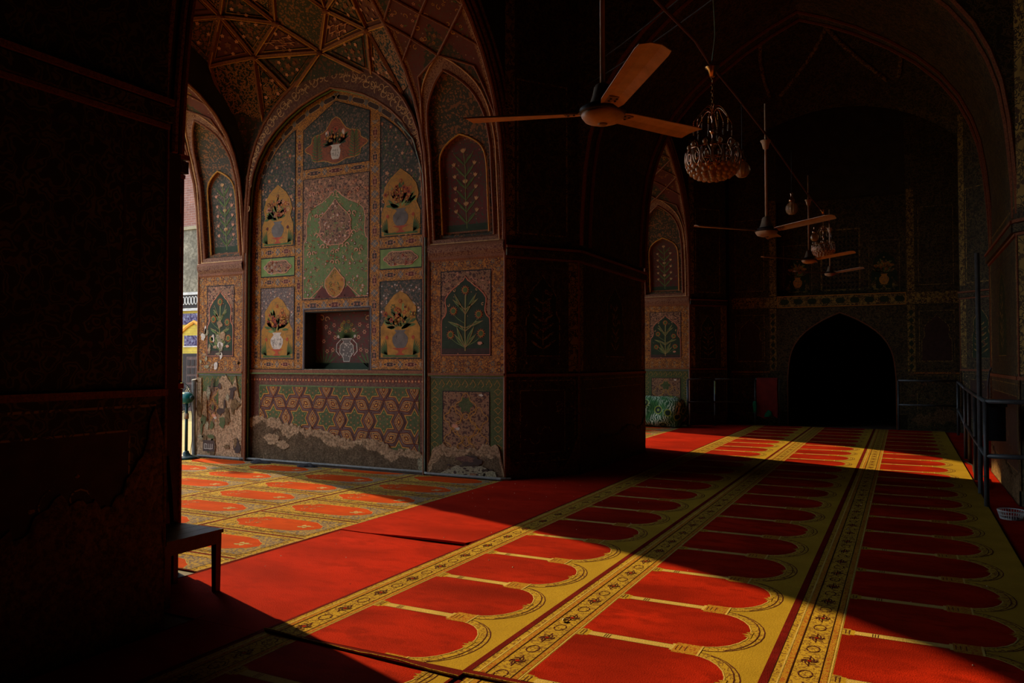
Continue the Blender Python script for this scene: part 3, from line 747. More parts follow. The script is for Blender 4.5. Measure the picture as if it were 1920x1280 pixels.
# ---- jambs of the two arches (far side of the opening), painted panels low down, tall niches above
class Curve(Deco):
    """strip that runs up the jamb and over the soffit: u across (x), v along the arch from the springing"""
    def __init__(s, x0, th=.0009, prof=AP):
        s.x0 = x0; s.th = th; s.mb = MB(); P = [(YC+2.3*a, SPR+RISE*b) for a, b in prof]; s.T = [0]
        for i in range(1, len(P)): s.T.append(s.T[-1]+hypot(P[i][0]-P[i-1][0], P[i][1]-P[i-1][1]))
        s.Q = P; s.len = s.T[-1]
        s.nr = []
        for i in range(len(P)):
            a = P[max(i-1, 0)]; b = P[min(i+1, len(P)-1)]; d = hypot(b[0]-a[0], b[1]-a[1]); s.nr.append((-(b[1]-a[1])/d, (b[0]-a[0])/d))
    def yz(s, v):
        if v <= 0: return s.Q[0][0], SPR+v, -1, 0
        v = min(v, s.len-1e-6)
        for i in range(len(s.T)-1):
            if s.T[i+1] >= v: break
        t = (v-s.T[i])/(s.T[i+1]-s.T[i]); L = lambda a, b: a+(b-a)*t
        return L(s.Q[i][0], s.Q[i+1][0]), L(s.Q[i][1], s.Q[i+1][1]), L(s.nr[i][0], s.nr[i+1][0]), L(s.nr[i][1], s.nr[i+1][1])
    def P(s, u, v, l=0, d=0):
        y, z, ny, nz = s.yz(v); q = l*s.th-d; return (s.x0+u, y+ny*q, z+nz*q)
def sstep(e0, e1, x): t = min(max((x-e0)/(e1-e0), 0), 1); return t*t*(3-2*t)
def arch_in(x, z, cx, w, z0, zs, zt):
    """signed-ish inside test for a pointed niche"""
    if z < z0 or z > zt: return False
    if z < zs: return abs(x-cx) < w
    q = (z-zs)/(zt-zs)
    for i in range(len(AP)-1):
        if AP[i][1] <= q <= AP[i+1][1]: a = AP[i][0]+(AP[i+1][0]-AP[i][0])*(q-AP[i][1])/(AP[i+1][1]-AP[i][1]); break
    return abs(x-cx) < w*a
def jamb(x0, x1, name, mirror=False, pale=False):
    w = x1-x0; c = Curve(x0, prof=CP if mirror else AP); cx = w*.47 if not mirror else w*.53; m = MB()
    # straight lower part
    m.box(x0, 8.1, 0, x1, 8.2, SPR+.02, 'shade_dark')
    # curved upper part as a relief
    nu = 44; nv = 170; vs = []; L = c.len
    def dep(u, v):
        if arch_in(u, v, cx, w*.31, .22, 1.0, 1.40): return .088
        if arch_in(u, v, cx, w*.40, .17, 1.15, 2.15): return .050
        return 0.
    for j in range(nv+1):
        v = L*(j/nv)
        if v < 2.4: pass
        for i in range(nu+1): u = w*i/nu; vs.append(c.P(u, v, 0, dep(u, v)))
    groups = {}
    for j in range(nv):
        for i in range(nu):
            u = w*(i+.5)/nu; v = L*(j+.5)/nv; d = dep(u, v)
            if d > .08: mt = ('red_field' if not pale else 'grey_field') if arch_in(u, v, cx, w*.28, .25, 1.0, 1.36) else 'rib'
            elif d > .04: mt = 'vault_d'
            elif u < .07 or u > w-.07 or arch_in(u, v, cx, w*.47, .10, 1.2, 2.35): mt = 'moulding'
            else: mt = ('vault_a', 'vault_c')[int(v/.9+abs(u/w-.5)*2) % 2]
            groups.setdefault(mt, []).append((j*(nu+1)+i, j*(nu+1)+i+1, (j+1)*(nu+1)+i+1, (j+1)*(nu+1)+i))
    b = len(m.v); m.v += [tuple(p) for p in vs]
    for mt, fs in groups.items():
        k = m.mi(mt)
        for f in fs: m.f.append(tuple(q+b for q in f)); m.m.append(k)
    # near half of the arch, plain
    vs = []; fs = []
    for j in range(31):
        for u in (0, w): p = c.P(u, L*j/30); vs.append((p[0], 2*YC-p[1], p[2]))
    m.mesh(vs, [(2*j, 2*j+1, 2*j+3, 2*j+2) for j in range(30)], 'vault_a'); m.box(x0, 3.4, 0, x1, 3.5, SPR, 'shade_dark')
    S_(m.build('wall_'+name+'_jamb'))
    # ribs
    m = MB(); r_ = .020
    def line(pts, r=r_, mt='rib', n=6): 
        Q = []
        for k in range(len(pts)-1):
            (a, b_), (c_, d_) = pts[k], pts[k+1]; q = max(2, int(hypot(c_-a, d_-b_)/.12))
            for t in range(q): Q.append(c.P(a+(c_-a)*t/q, b_+(d_-b_)*t/q, 0, -.006))
        Q.append(c.P(*pts[-1], 0, -.006)); m.tube(Q, r, mt, n)
    def niche_line(wn, z0, zs, zt, r, mt, d=0):
        pts = [(cx-wn, z0)]+[(cx-wn*a, zs+(zt-zs)*b_) for a, b_ in AP]; pts += [(2*cx-a, b_) for a, b_ in pts[-2::-1]]
        Q = [c.P(a, b_, 0, d) for a, b_ in pts]; m.tube(Q, r, mt, 6)
    niche_line(w*.40, .17, 1.15, 2.15, .018, 'rib', 0); niche_line(w*.31, .22, 1.0, 1.40, .012, 'ochre_line', .045)
    niche_line(w*.465, .10, 1.2, 2.33, .010, 'cream_line', -.004)
    for u0 in (.012, w-.012): line([(u0, .06), (u0, L-.02)], .016)
    line([(cx-w*.465, .10), (cx+w*.465, .10)], .012, 'cream_line')
    v0 = 2.33
    for k in range(4):
        a, b_ = v0+k*.5, v0+k*.5+.5
        for e in (0, w): line([(cx, min(a, L-.02)), (e, min(b_, L-.02))], .017); line([(e, min(a+.0, L-.02)), (cx, min(b_, L-.02))], .013)
    line([(0, v0-.9), (w*.14, v0-.2), (cx, v0)], .014); line([(w, v0-.9), (w*.86, v0-.2), (cx, v0)], .014)
    S_(m.build('trim_'+name+'_ribs'))
    # flower spray in the niche
    f = Curve(x0, prof=CP if mirror else AP)
    old = f.P; f.P = lambda u, v, l=0, d=0: old(u, v, l, .085)
    st = 'white_paint' if not pale else 'palegreen'
    f.stroke([(cx, .28), (cx-.01, .6), (cx+.01, 1.0), (cx, 1.22)], .008, 'palegreen', 1)
    for k in range(6):
        for sg in (-1, 1):
            z = .34+k*.14; f.leaf(cx, z, pi/2-sg*(.75), .17, .04, 'leafgreen', 1); f.stroke([(cx, z), (cx+sg*.09, z+.08), (cx+sg*.14, z+.15)], .005, 'palegreen', 1)
            if k < 5:
                for a in (-.5, 0, .5): f.leaf(cx+sg*.14, z+.13, pi/2+a-sg*.2, .055, .022, 'cream_line' if not pale else 'pinkish', 3)
    for z in (.55, .82, 1.18):
        for a in (-.7, -.35, 0, .35, .7): f.leaf(cx, z, pi/2+a, .06, .022, 'cream_line', 3)
    f.rect(cx-w*.27, .25, cx+w*.27, .33, 'dark_green', 1)
    f.P = old; rq = random.Random(17)
    for k in range(150):
        u, v = rq.uniform(.09, w-.09), rq.uniform(2.45, L-.05)
        if k % 3 == 0: f.flower(u, v, .022, rq.choice(('pinkish', 'ochre')), 'maroon', 3, 5)
        elif k % 3 == 1: f.curl(u, v, .035, k, 1, 'ochre_line', 3, .006)
        else: f.leaf(u, v, k, .05, .02, 'leafgreen', 3)
    for k in range(90):
        v = .12+k*(L-.2)/90
        for u in (.037, w-.037): f.curl(u, v, .018, k*1.2, 1 if k % 2 else -1, 'cream_line', 3, .005)
    o = f.mb.build('wall_'+name+'_niche_painting'); S_(o)
    # springing moulding
    m = MB()
    prof = [(8.1, 2.63), (8.085, 2.66), (8.085, 2.69), (8.06, 2.74), (8.05, 2.80), (8.06, 2.83), (8.10, 2.86)]
    for k in range(len(prof)-1):
        (ya, za), (yb, zb) = prof[k], prof[k+1]
        m.poly([(x0, ya, za), (x1, ya, za), (x1, yb, zb), (x0, yb, zb)], 'moulding' if k in (2, 3) else 'rib')
    S_(m.build('trim_'+name+'_springing'))
    # painted panel between dado and springing
    D = Deco((x0, 8.098, 0), (1, 0, 0), (0, 0, 1), (0, -1, 0))
    D.rect(0, 1.26, w, 2.64, 'band_dim', 1)
    for gx in range(2):
        for k in range(11):
            for x in ((.035+.05*gx, w-.035-.05*gx)): D.flower(x, 1.32+.125*k+.06*gx, .030, 'maroon' if (k+gx) % 2 else 'greyblue', 'ochre', 3, 8)
    for k in range(int(w/.085)):
        for z in (1.30, 1.38, 2.60): D.flower(.05+.085*k, z, .032, 'maroon' if k % 2 else 'greyblue', 'ochre', 3, 8)
    px0, px1 = .17, w-.18; ph0, ph1 = 1.47, 2.51; pc = (px0+px1)/2; pw = px1-px0
    D.rect(px0, ph0, px1, ph1, 'brown_field', 4); D.frame(px0, ph0, px1, ph1, .012, 'black_line', 6)
    scatter(D, [(px0, 2.1), (px1, 2.1), (px1, ph1), (px0, ph1)], 60, 5, ('redpaint', 'maroon'), 'cream_line', 'pinkish', .018, 5)
    Cc = cusp(pc, ph0+.015, pw-.03, ph1-ph0-.09); D.poly(Cc, 'dark_green', 8); D.stroke(Cc, .016, 'redpaint', 9, True); D.stroke(Cc, .007, 'pinkish', 10, True)
    D.rect(px0+.02, ph0+.015, px1-.02, ph0+.09, 'brown_dark', 9)
    D.stroke([(pc, ph0+.06), (pc-.005, ph0+.4), (pc+.005, ph0+.74)], .016, 'palegreen', 11); D.stroke([(pc, ph0+.06), (pc-.003, ph0+.74)], .005, 'cream_line', 12)
    FL = [(0, .80), (-.17, .55), (.19, .50), (-.21, .26), (.22, .27)]
    for i, (a, b_) in enumerate(FL):
        if i: D.stroke([(pc, ph0+b_-.16), (pc+a*.6, ph0+b_-.10), (pc+a, ph0+b_-.04)], .006, 'palegreen', 11)
        D.flower(pc+a*pw/.72, ph0+b_, .064, 'redpaint', 'palegreen', 12, 12); D.disc(pc+a*pw/.72, ph0+b_, .042, 'ochre', 13, 12); D.disc(pc+a*pw/.72, ph0+b_, .032, 'leafgreen', 15, 10)
    for sg in (-1, 1):
        for (z, a, L_, wd) in ((.56, .95, .22, .045), (.50, .55, .30, .05), (.34, 1.25, .26, .05), (.30, .9, .16, .04), (.10, .45, .28, .06), (.10, .75, .22, .05)):
            for q, mt, k in ((1, 'palegreen', 11), (.62, 'leafgreen', 12)): D.leaf(pc, ph0+z, pi/2-sg*a, L_*pw/.72*(1 if q == 1 else .9), wd*q, mt, k)
            x2, z2 = pc+sg*L_*pw/.72*sin(a), ph0+z+L_*cos(a); D.stroke([(pc, ph0+z), ((pc+x2)/2+.01, (ph0+z+z2)/2), (x2, z2)], .004, 'cream_line', 13)
        for (a, b_) in ((.16, .84), (.10, .92), (.24, .66)): D.curl(pc+sg*a, ph0+b_-.04, .022, 1, sg, 'cream_line', 11, .008)
    rg = random.Random(8)
    blob(D, pc+.21*pw/.72, ph0+.155, .035, .02, 'pinkish', 16, 3)
    for k in range(26): blob(D, rg.uniform(.02, w-.02), rg.uniform(1.28, 2.6), rg.uniform(.003, .010), rg.uniform(.003, .008), 'pinkish', 14, k, 7)
    if mirror:   # flaked lower half on the courtyard pier
        for k in range(26): blob(D, rg.uniform(.05, .55), rg.uniform(1.28, 1.95), rg.uniform(.02, .06), rg.uniform(.02, .07), rg.choice(('plaster', 'pale_plaster', 'white_paint')), 14+k % 3, k+50, 12)
    S_(D.build('wall_'+name+'_painting'))
    # dado
    D = Deco((x0, 8.098, 0), (1, 0, 0), (0, 0, 1), (0, -1, 0))
    D.rect(0, 0, w, 1.235, 'dado_green', 1); D.frame(.012, -.1, w-.012, 1.215, .010, 'grey_line', 3)
    for k in range(9): D.stroke([(.04+k*.11, 1.12), (.08+k*.11, 1.18), (.12+k*.11, 1.12), (.09+k*.11, 1.09)], .006, 'ochre_line', 3)
    for k in range(9):
        for x in (.09, w-.09): D.stroke([(x-.05, 1.05-k*.11), (x, 1.0-k*.11), (x+.05, 1.05-k*.11), (x, 1.08-k*.11)], .006, 'ochre_line', 3, True)
    a, b_ = .20, w-.20; D.rect(a, .28, b_, 1.04, 'brown_field', 4); D.frame(a, .2, b_, 1.045, .010, 'black_line', 6)
    for (x, z, r) in ((.5, .86, .13), (.5, .58, .16), (.22, .72, .11), (.78, .72, .11), (.25, .46, .12), (.75, .46, .12), (.5, .38, .1)):
        P = [(a+(b_-a)*x+r*(1+.25*cos(4*t))*cos(t)*.9, z+r*(1+.25*cos(4*t))*sin(t)) for t in [2*pi*k/28 for k in range(28)]]
        D.stroke(P, .008, 'ochre_line', 7, True)
    D.poly([(a+(b_-a)*.5+.09*(1+.2*cos(6*t))*cos(t), .88+.09*(1+.2*cos(6*t))*sin(t)) for t in [2*pi*k/24 for k in range(24)]], 'dado_green', 6)
    blob(D, a+(b_-a)*.28, .62, .045, .028, 'pinkish', 9, 4); blob(D, a+(b_-a)*.33, .59, .03, .02, 'white_paint', 9, 5); blob(D, a+(b_-a)*.82, 1.0, .03, .015, 'white_paint', 9, 6)
    S_(D.build('wall_'+name+'_dado_painting'))
    m = MB(); m.box(x0, 8.07, 1.235, x1, 8.1, 1.262, 'rib'); m.box(x0, 8.082, 1.222, x1, 8.1, 1.236, 'green_line')
    S_(m.build('trim_'+name+'_cornice'))
    if not mirror:
        BAY.append(crust('wall_'+name+'_crust', (x0, 8.096, 0), (1, 0, 0), (0, 0, 1), (0, -1, 0),
            [(0, .14), (.06, .32), (.12, .36), (.22, .40), (.3, .36), (.4, .37), (.5, .34), (.6, .36), (.7, .35), (.78, .42), (.88, .40), (.95, .42), (1.0, .34), (w, .1)], 0, .02, 'rubble', 'plaster', .12, 7))
        D = Deco((x0, 8.070, 0), (1, 0, 0), (0, 0, 1), (0, -1, 0))
        D.poly([(.12, .01), (.22, .06), (.32, .11), (.42, .15), (.5, .14), (.62, .15), (.75, .16), (.85, .13), (.95, .10), (.97, .01)], 'pale_plaster', 1)
        blob(D, .62, .21, .16, .07, 'brown_dark', 1, 12); blob(D, .55, .235, .13, .04, 'dado_border', 2, 13)
        for k in range(22): blob(D, rg.uniform(.25, .9), rg.uniform(.03, .15), rg.uniform(.01, .035), rg.uniform(.005, .02), 'brown_dark', 2, k+70, 9)
        D.rect(.60, .01, .70, .07, 'brown_field', 3)
        S_(D.build('wall_'+name+'_patch'))
    else:
        BAY.append(crust('wall_'+name+'_crust', (x0, 8.096, 0), (1, 0, 0), (0, 0, 1), (0, -1, 0),
            [(0, 1.15), (.08, 1.18), (.10, .7), (.12, .95), (.2, .98), (.22, .5), (.42, .52), (.45, 1.16), (.58, 1.2), (.70, 1.05), (.78, 1.18), (.84, .9), (w, .85)], 0, .02, 'plaster', 'plaster', .1, 8))
        D = Deco((x0, 8.070, 0), (1, 0, 0), (0, 0, 1), (0, -1, 0))
        for k in range(30): blob(D, rg.uniform(.03, .85), rg.uniform(.12, 1.1), rg.uniform(.02, .08), rg.uniform(.03, .12), rg.choice(('rubble', 'dark_plaster', 'dark_plaster', 'pale_plaster', 'brown_dark', 'dado_green')), 1+k % 4, k+90, 16, .45)
        D.rect(.15, .10, .38, .26, 'brown_dark', 6)
        for k in range(5): D.stroke([(.18+.04*k, .14), (.18+.04*k, .21)], .009, 'white_paint', 7); 
        D.stroke([(.17, .14), (.20, .135), (.25, .14), (.30, .135), (.35, .145)], .008, 'white_paint', 7); D.stroke([(.19, .21), (.23, .20)], .008, 'white_paint', 7)
        S_(D.build('wall_'+name+'_patch'))
jamb(XJ, XI, 'hall_arch'); jamb(XO, XK, 'courtyard_arch', True, True)

# ---- portal vault: faceted net of ribs
m = MB(); vcx, vcy, vz, VR = XM-.04, YC, 3.6, 2.87
def VS(x, y, e=0): return (vcx+x, vcy+y, vz+math.sqrt(max(VR*VR-x*x-y*y, .3))-e)
n = 26; a, b = 1.62, 2.34; vs = [VS(-a+2*a*i/n, -b+2*b*j/n, -.05) for j in range(n+1) for i in range(n+1)]
m.mesh(vs, [(j*(n+1)+i, j*(n+1)+i+1, (j+1)*(n+1)+i+1, (j+1)*(n+1)+i) for j in range(n) for i in range(n)], 'vault_a')
ND = {'C': (0, 2.12), 'A': (.95, 1.88), 'B': (.42, 1.73), 'E': (.69, 2.32), 'D': (1.02, 1.36), 'K': (1.5, 1.62), 'W': (1.2, 2.3), 'Q': (1.6, 2.0), 'T': (.68, 1.12), 'S': (0, 1.22), 'L': (1.58, .95), 'M': (1.02, .5), 'O': (.36, .62), 'Z': (0, .35), 'Y': (1.6, .2)}
facets = [('C', 'B', 'A', 'vault_c'), ('C', 'A', 'E', 'vault_a'), ('A', 'W', 'E', 'vault_b'), ('A', 'K', 'Q', 'W', 'vault_b'), ('A', 'B', 'D', 'vault_d'), ('A', 'D', 'K', 'vault_c'), ('B', 'T', 'D', 'vault_a'), ('B', 'S', 'T', 'vault_b'), ('D', 'L', 'K', 'vault_d'), ('D', 'M', 'L', 'vault_c'), ('D', 'T', 'M', 'vault_b'), ('S', 'O', 'T', 'vault_c'), ('T', 'O', 'M', 'vault_d'), ('S', 'Z', 'O', 'vault_a'), ('M', 'Y', 'L', 'vault_a')]
for sx in (-1, 1):
    for sy in (-1, 1):
        for f in facets:
            P = [VS(ND[k][0]*sx, ND[k][1]*sy, -.01) for k in f[:-1]]; m.poly(P, f[-1])
            if len(P) == 3:
                cc = sum((Vector(p) for p in P), Vector())/3
                for sc_, mt in ((.72, 'ochre_line'), (.64, 'black_line')): m.tube([cc+(Vector(p)-cc)*sc_-Vector((0, 0, .008)) for p in P], .006, mt, 4, True)
                e0 = (Vector(P[0])-cc).normalized(); e1 = (Vector(P[1])-Vector(P[0])).cross(Vector(P[2])-Vector(P[0])).normalized(); e2 = e0.cross(e1)
                dn = e1*(-.010 if e1.z > 0 else .010)
                for q in range(9):
                    rr = 0 if q == 0 else .11+.02*(q % 2); ce = cc+(e0*cos(q*pi/4)+e2*sin(q*pi/4))*rr+dn
                    m.poly([ce+(e0*cos(2*pi*t/10)+e2*sin(2*pi*t/10))*(.030 if t % 2 else .018)*(1.6 if q == 0 else 1) for t in range(10)], 'pinkish' if q % 2 else 'rib')
for sy in (-1, 1):
    m.poly([VS(0, 2.12*sy), VS(.42, 1.73*sy), VS(0, 1.22*sy), VS(-.42, 1.73*sy)], 'vault_d')
    m.poly([VS(0, 2.12*sy), VS(.69, 2.32*sy), VS(-.69, 2.32*sy)], 'vault_a')
S_(m.build('ceiling_portal_vault'))
m = MB()
edges = 'CB CA CE AE AB AD AK AW DB DT BT BS SO TO TM DM DL DK MY ML OZ OM KQ'.split()
for sx in (-1, 1):
    for sy in (-1, 1):
        for e in edges:
            p, q = ND[e[0]], ND[e[1]]; pts = []
            for t in range(5):
                k = t/4; pts.append(VS(sx*(p[0]+(q[0]-p[0])*k), sy*(p[1]+(q[1]-p[1])*k), .0))
            # keep ribs straight between nodes, proud of the facets
            a_, b_ = Vector(pts[0]), Vector(pts[-1]); pp = [a_.lerp(b_, t/4)-Vector((0, 0, .012)) for t in range(5)]
            m.tube(pp, .030, 'rib', 4, taper=[.7, 1, 1.1, 1, .7]); 
            m.tube([v-Vector((0, 0, .03)) for v in pp], .008, 'ochre_line', 4)
        for k in 'CABDT':
            p = VS(ND[k][0]*sx, ND[k][1]*sy, .035); m.lathe([(.0, -.03), (.05, -.02), (.06, 0), (.05, .02)], 'rib', p, 8)
            for q in (-1, 1): m.lathe([(0, -.012), (.014, 0), (0, .01)], 'pinkish', (p[0]+q*.06, p[1], p[2]-.03), 6)
# fret strokes on the maroon kites
def on_facet(P, uv):
    a_, b_, c_ = map(Vector, P); nn = (b_-a_).cross(c_-a_).normalized()
    if nn.z > 0: nn = -nn
    return [a_+(b_-a_)*u+(c_-a_)*v+nn*.012 for u, v in uv]
for sx in (-1, 1):
    P = [VS(ND[k][0]*sx, ND[k][1], -.01) for k in 'CBA']
    for o1, o2 in ((.25, .25), (.36, .36), (.18, .42), (.42, .18), (.3, .52)):
        for z in ([(0, 0), (.1, 0), (.1, .08), (.04, .08)], [(.1, 0), (.1, -.07), (.16, -.07)]):
            m.tube(on_facet(P, [(o1+u-.05, o2+v) for u, v in z]), .006, 'pinkish', 4)
S_(m.build('trim_portal_vault_ribs'))
# arrises where hall arch and courtyard arch meet the hall
m = MB()
for x in (XI+.004, XJ-.004, XK+.004, XO-.004):
    m.tube([(x, 8.1, 0)]+[(x, y, z) for y, z in arch(YC, 2.3, SPR, RISE, CP if x < -8 else AP)][::-1], .020, 'rib', 6)
for dx, r_ in ((.06, .022), (.16, .03), (.30, .02)):
    m.tube([(XI+.012, y, z) for y, z in arch(YC, 2.3+dx, SPR, RISE+dx*1.1)], r_, 'moulding', 6)
S_(m.build('trim_portal_arrises'))
# copy the portal one bay along the hall
for o in BAY:
    c = o.copy(); C.objects.link(c); c.location.y += PER

# ================================================================== painted piers, hall side
def pier_face(name, O, U, Nn, w, frames=True, plaster_h=.5, seed=1, upper=True, band='pier_band', crust_edge=None, low='dark_plaster'):
    D = Deco(O, U, (0, 0, 1), Nn, .001); rg = random.Random(seed)
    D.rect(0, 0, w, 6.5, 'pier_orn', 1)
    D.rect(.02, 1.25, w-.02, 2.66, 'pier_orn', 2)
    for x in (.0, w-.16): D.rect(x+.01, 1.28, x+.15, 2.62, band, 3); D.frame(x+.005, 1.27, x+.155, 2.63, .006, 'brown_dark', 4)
    a, b_ = .24, w-.24
    if b_-a > .4:
        D.frame(a, 1.45, b_, 2.52, .014, 'brown_dark', 4); cx = (a+b_)/2; cw = min(b_-a-.08, .75)
        Cc = cusp(cx, 1.47, cw, .98); D.poly(Cc, 'dark_green', 5); D.stroke(Cc, .014, 'pier_band', 6, True)
        D.stroke([(cx, 1.5), (cx, 2.25)], .01, 'pier_band', 7)
        for k in range(6):
            for sg in (-1, 1): D.leaf(cx, 1.55+k*.11, pi/2-sg*1.0, .22-.015*k, .04, 'pier_band', 7)
        for k in range(9): D.flower(cx+rg.uniform(-.18, .18)*cw/.75, 1.7+rg.random()*.55, .04, 'pier_band', 'maroon', 8)
    # dado panel
    D.frame(.05, .2, w-.05, 1.18, .012, 'pier_band', 3); D.rect(.2, .3, w-.2, 1.06, 'brown_dark', 3); D.frame(.2, .3, w-.2, 1.06, .01, 'pier_band', 4)
    for k in range(7): D.curl(.25+(w-.5)*rg.random(), .4+.6*rg.random(), .09, rg.random()*6, 1, 'pier_band', 5, .008)
    for k in range(18): blob(D, rg.uniform(.03, w-.03), rg.uniform(.2, 1.5), rg.uniform(.005, .02), rg.uniform(.004, .015), 'plaster', 6, k+seed*31, 8)
    if upper:
        D.rect(.18, 2.95, w-.18, 4.6, 'pier_orn', 2); D.frame(.16, 2.93, w-.16, 4.8, .02, 'pier_band', 3); D.rect(.0, 2.9, .13, 6.3, band, 2)
    struct(D.build(name+'_painting'))
    m = MB(); O_, U_, N_ = Vector(O), Vector(U), Vector(Nn)
    for z, t, h_, mt in ((1.222, .03, .035, 'rib'), (2.63, .025, .025, 'rib'), (2.66, .05, .08, 'pier_orn'), (2.75, .06, .03, 'rib')):
        vs = [O_+U_*u+N_*d+Vector((0, 0, zz)) for zz in (z, z+h_) for u, d in ((0, 0), (w, 0), (w, t), (0, t))]
        m.mesh(vs, [(0, 1, 2, 3), (4, 7, 6, 5), (3, 2, 6, 7), (0, 4, 5, 1), (1, 5, 6, 2), (0, 3, 7, 4)], mt)
    for u in (.0, w):
        m.tube([O_+U_*u+N_*.004+Vector((0, 0, z)) for z in (.15, 1.22)], .014, 'dark_plaster', 6)
        m.tube([O_+U_*u+N_*.004+Vector((0, 0, z)) for z in (1.26, 2.64)], .010, 'rib', 6)
    struct(m.build(name.replace('wall', 'trim')+'_mouldings'))
    if crust_edge: crust(name+'_crust', O, U, (0, 0, 1), Nn, crust_edge, 0, .02, low, low, .1, seed, .03)
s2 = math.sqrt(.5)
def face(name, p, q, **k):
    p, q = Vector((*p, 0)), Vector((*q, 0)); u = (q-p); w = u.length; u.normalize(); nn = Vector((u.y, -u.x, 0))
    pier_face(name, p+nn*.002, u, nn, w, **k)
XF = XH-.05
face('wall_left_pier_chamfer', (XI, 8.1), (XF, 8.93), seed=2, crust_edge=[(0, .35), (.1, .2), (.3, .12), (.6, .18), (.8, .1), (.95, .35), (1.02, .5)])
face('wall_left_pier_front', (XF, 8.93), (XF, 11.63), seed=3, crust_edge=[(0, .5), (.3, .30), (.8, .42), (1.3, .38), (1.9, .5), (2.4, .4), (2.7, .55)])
face('wall_left_near_front', (-3.48, -.2), (-3.48, 2.81), seed=4, upper=False, band='pier_orn', crust_edge=[(0, .5), (.9, .60), (1.5, .62), (2.0, .60), (2.3, .66), (2.42, .78), (2.55, .74), (2.7, .70), (2.85, .88), (2.95, 1.15), (3.0, 1.0), (3.01, .55)])  # bands take the dark ground colour here, painting in the pier's shade
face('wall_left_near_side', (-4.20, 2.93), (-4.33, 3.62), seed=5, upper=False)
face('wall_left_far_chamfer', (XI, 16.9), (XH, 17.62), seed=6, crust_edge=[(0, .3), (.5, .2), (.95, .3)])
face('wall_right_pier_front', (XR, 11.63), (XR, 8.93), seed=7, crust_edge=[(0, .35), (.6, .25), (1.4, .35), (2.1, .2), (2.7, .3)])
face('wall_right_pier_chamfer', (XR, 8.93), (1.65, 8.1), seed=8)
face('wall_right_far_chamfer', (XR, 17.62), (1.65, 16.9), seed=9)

# ---- end wall with the doorway
YE = 18.0
m = MB(); cx = -1.225; xa, xb = -2.51, .05
AD = arch(cx, 1.06, .92, 1.52); h = len(AD)//2
m.box(-4.4, YE, 0, xa, YE+.8, TOP, 'shade_dark'); m.box(xb, YE, 0, 3.5, YE+.8, TOP, 'shade_dark'); m.box(xa, YE, 2.57, xb, YE+.8, 2.86, 'shade_dark')
m.box(xa, YE, 4.95, xb, YE+.8, TOP, 'shade_dark'); m.box(xa, YE+.25, 2.86, xb, YE+.8, 4.95, 'shade_dark')
for o in ([(xa, 0), (cx-1.06, 0)]+AD[:h+1]+[(cx, 2.57), (xa, 2.57)], [(cx, 2.57)]+AD[h:]+[(cx+1.06, 0), (xb, 0), (xb, 2.57)]):
    m.slab(o, lambda u, v, w: (u, YE+w, v), .8, 'pier_plain')
struct(m.build('wall_end'))
m = MB(); m.box(-4.4, 23.7, 0, 3.5, 24, TOP, 'shade_dark'); m.box(-2.6, 18.8, 0, -2.4, 23.7, 3, 'shade_dark'); m.box(0, 18.8, 0, .2, 23.7, 3, 'shade_dark'); m.box(-2.6, 18.8, 2.9, .2, 23.8, 3.1, 'shade_dark'); m.box(-2.6, 23.6, 0, .2, 23.8, 3, 'shade_dark')
struct(m.build('wall_passage'))
D = Deco((0, YE-.002, 0), (1, 0, 0), (0, 0, 1), (0, -1, 0), .001)
D.rect(-3.55, 0, xa, 6.5, 'pier_orn', 1); D.rect(xb, 0, 1.0, 6.5, 'pier_orn', 1)
D.poly([(xa, .3), (cx-1.06, .3)]+AD[:h+1]+[(cx, 2.57), (xa, 2.57)], 'pier_orn', 1); D.poly([(cx, 2.57)]+AD[h:]+[(cx+1.06, .3), (xb, .3), (xb, 2.57)], 'pier_orn', 1)
D.rect(-3.5, 2.60, 1.0, 2.84, 'pier_band', 2); D.frame(xa, 2.59, xb, 2.85, .02, 'ochre', 3)
for k in range(9):
    x = xa+.16+.285*k; D.poly([(x-.10, 2.72), (x-.06, 2.78), (x+.06, 2.78), (x+.10, 2.72), (x+.06, 2.66), (x-.06, 2.66)], 'dark_green', 4)
for x in (xa-.16, xb+.02): D.rect(x, 1.2, x+.14, 2.58, 'pier_band', 3); D.rect(x, 2.86, x+.14, 5.0, 'pier_band', 3)
for k in range(8):
    for x in (xa-.09, xb+.09): D.poly([(x-.05, 1.3+k*.16), (x, 1.37+k*.16), (x+.05, 1.3+k*.16), (x, 1.23+k*.16)], 'dark_green', 4)
for c0, c1 in ((-3.42, -2.78), (.28, .92)):
    D.frame(c0, 1.40, c1, 2.45, .012, 'pier_band', 3); Cc = cusp((c0+c1)/2, 1.42, c1-c0-.1, .95); D.poly(Cc, 'brown_dark', 4); D.stroke(Cc, .012, 'pier_band', 5, True)
    D.frame(c0-.05, .25, c1+.06, 1.12, .012, 'pier_band', 3); D.rect(c0-.1, 1.15, c1+.1, 1.19, 'band_dim', 3)
    D.frame(c0, 2.98, c1, 4.6, .012, 'pier_band', 3)
D.stroke([(cx-1.075, 0)]+arch(cx, 1.075, .92, 1.54)+[(cx+1.075, 0)], .018, 'rib', 3)
rg = random.Random(12)
for k in range(60): blob(D, rg.choice((rg.uniform(-3.5, -2.5), rg.uniform(.05, 1))), rg.uniform(.1, 1.2), rg.uniform(.01, .05), rg.uniform(.01, .05), 'dark_plaster', 4, k+7, 9)
blob(D, .75, .3, .25, .16, 'dark_plaster', 5, 3, 24, .5); blob(D, .35, .2, .2, .12, 'dark_plaster', 5, 4, 24, .5)
struct(D.build('wall_end_painting'))
D = Deco((0, YE+.247, 0), (1, 0, 0), (0, 0, 1), (0, -1, 0), .001)
D.rect(xa, 2.86, xb, 4.95, 'pier_orn', 0)
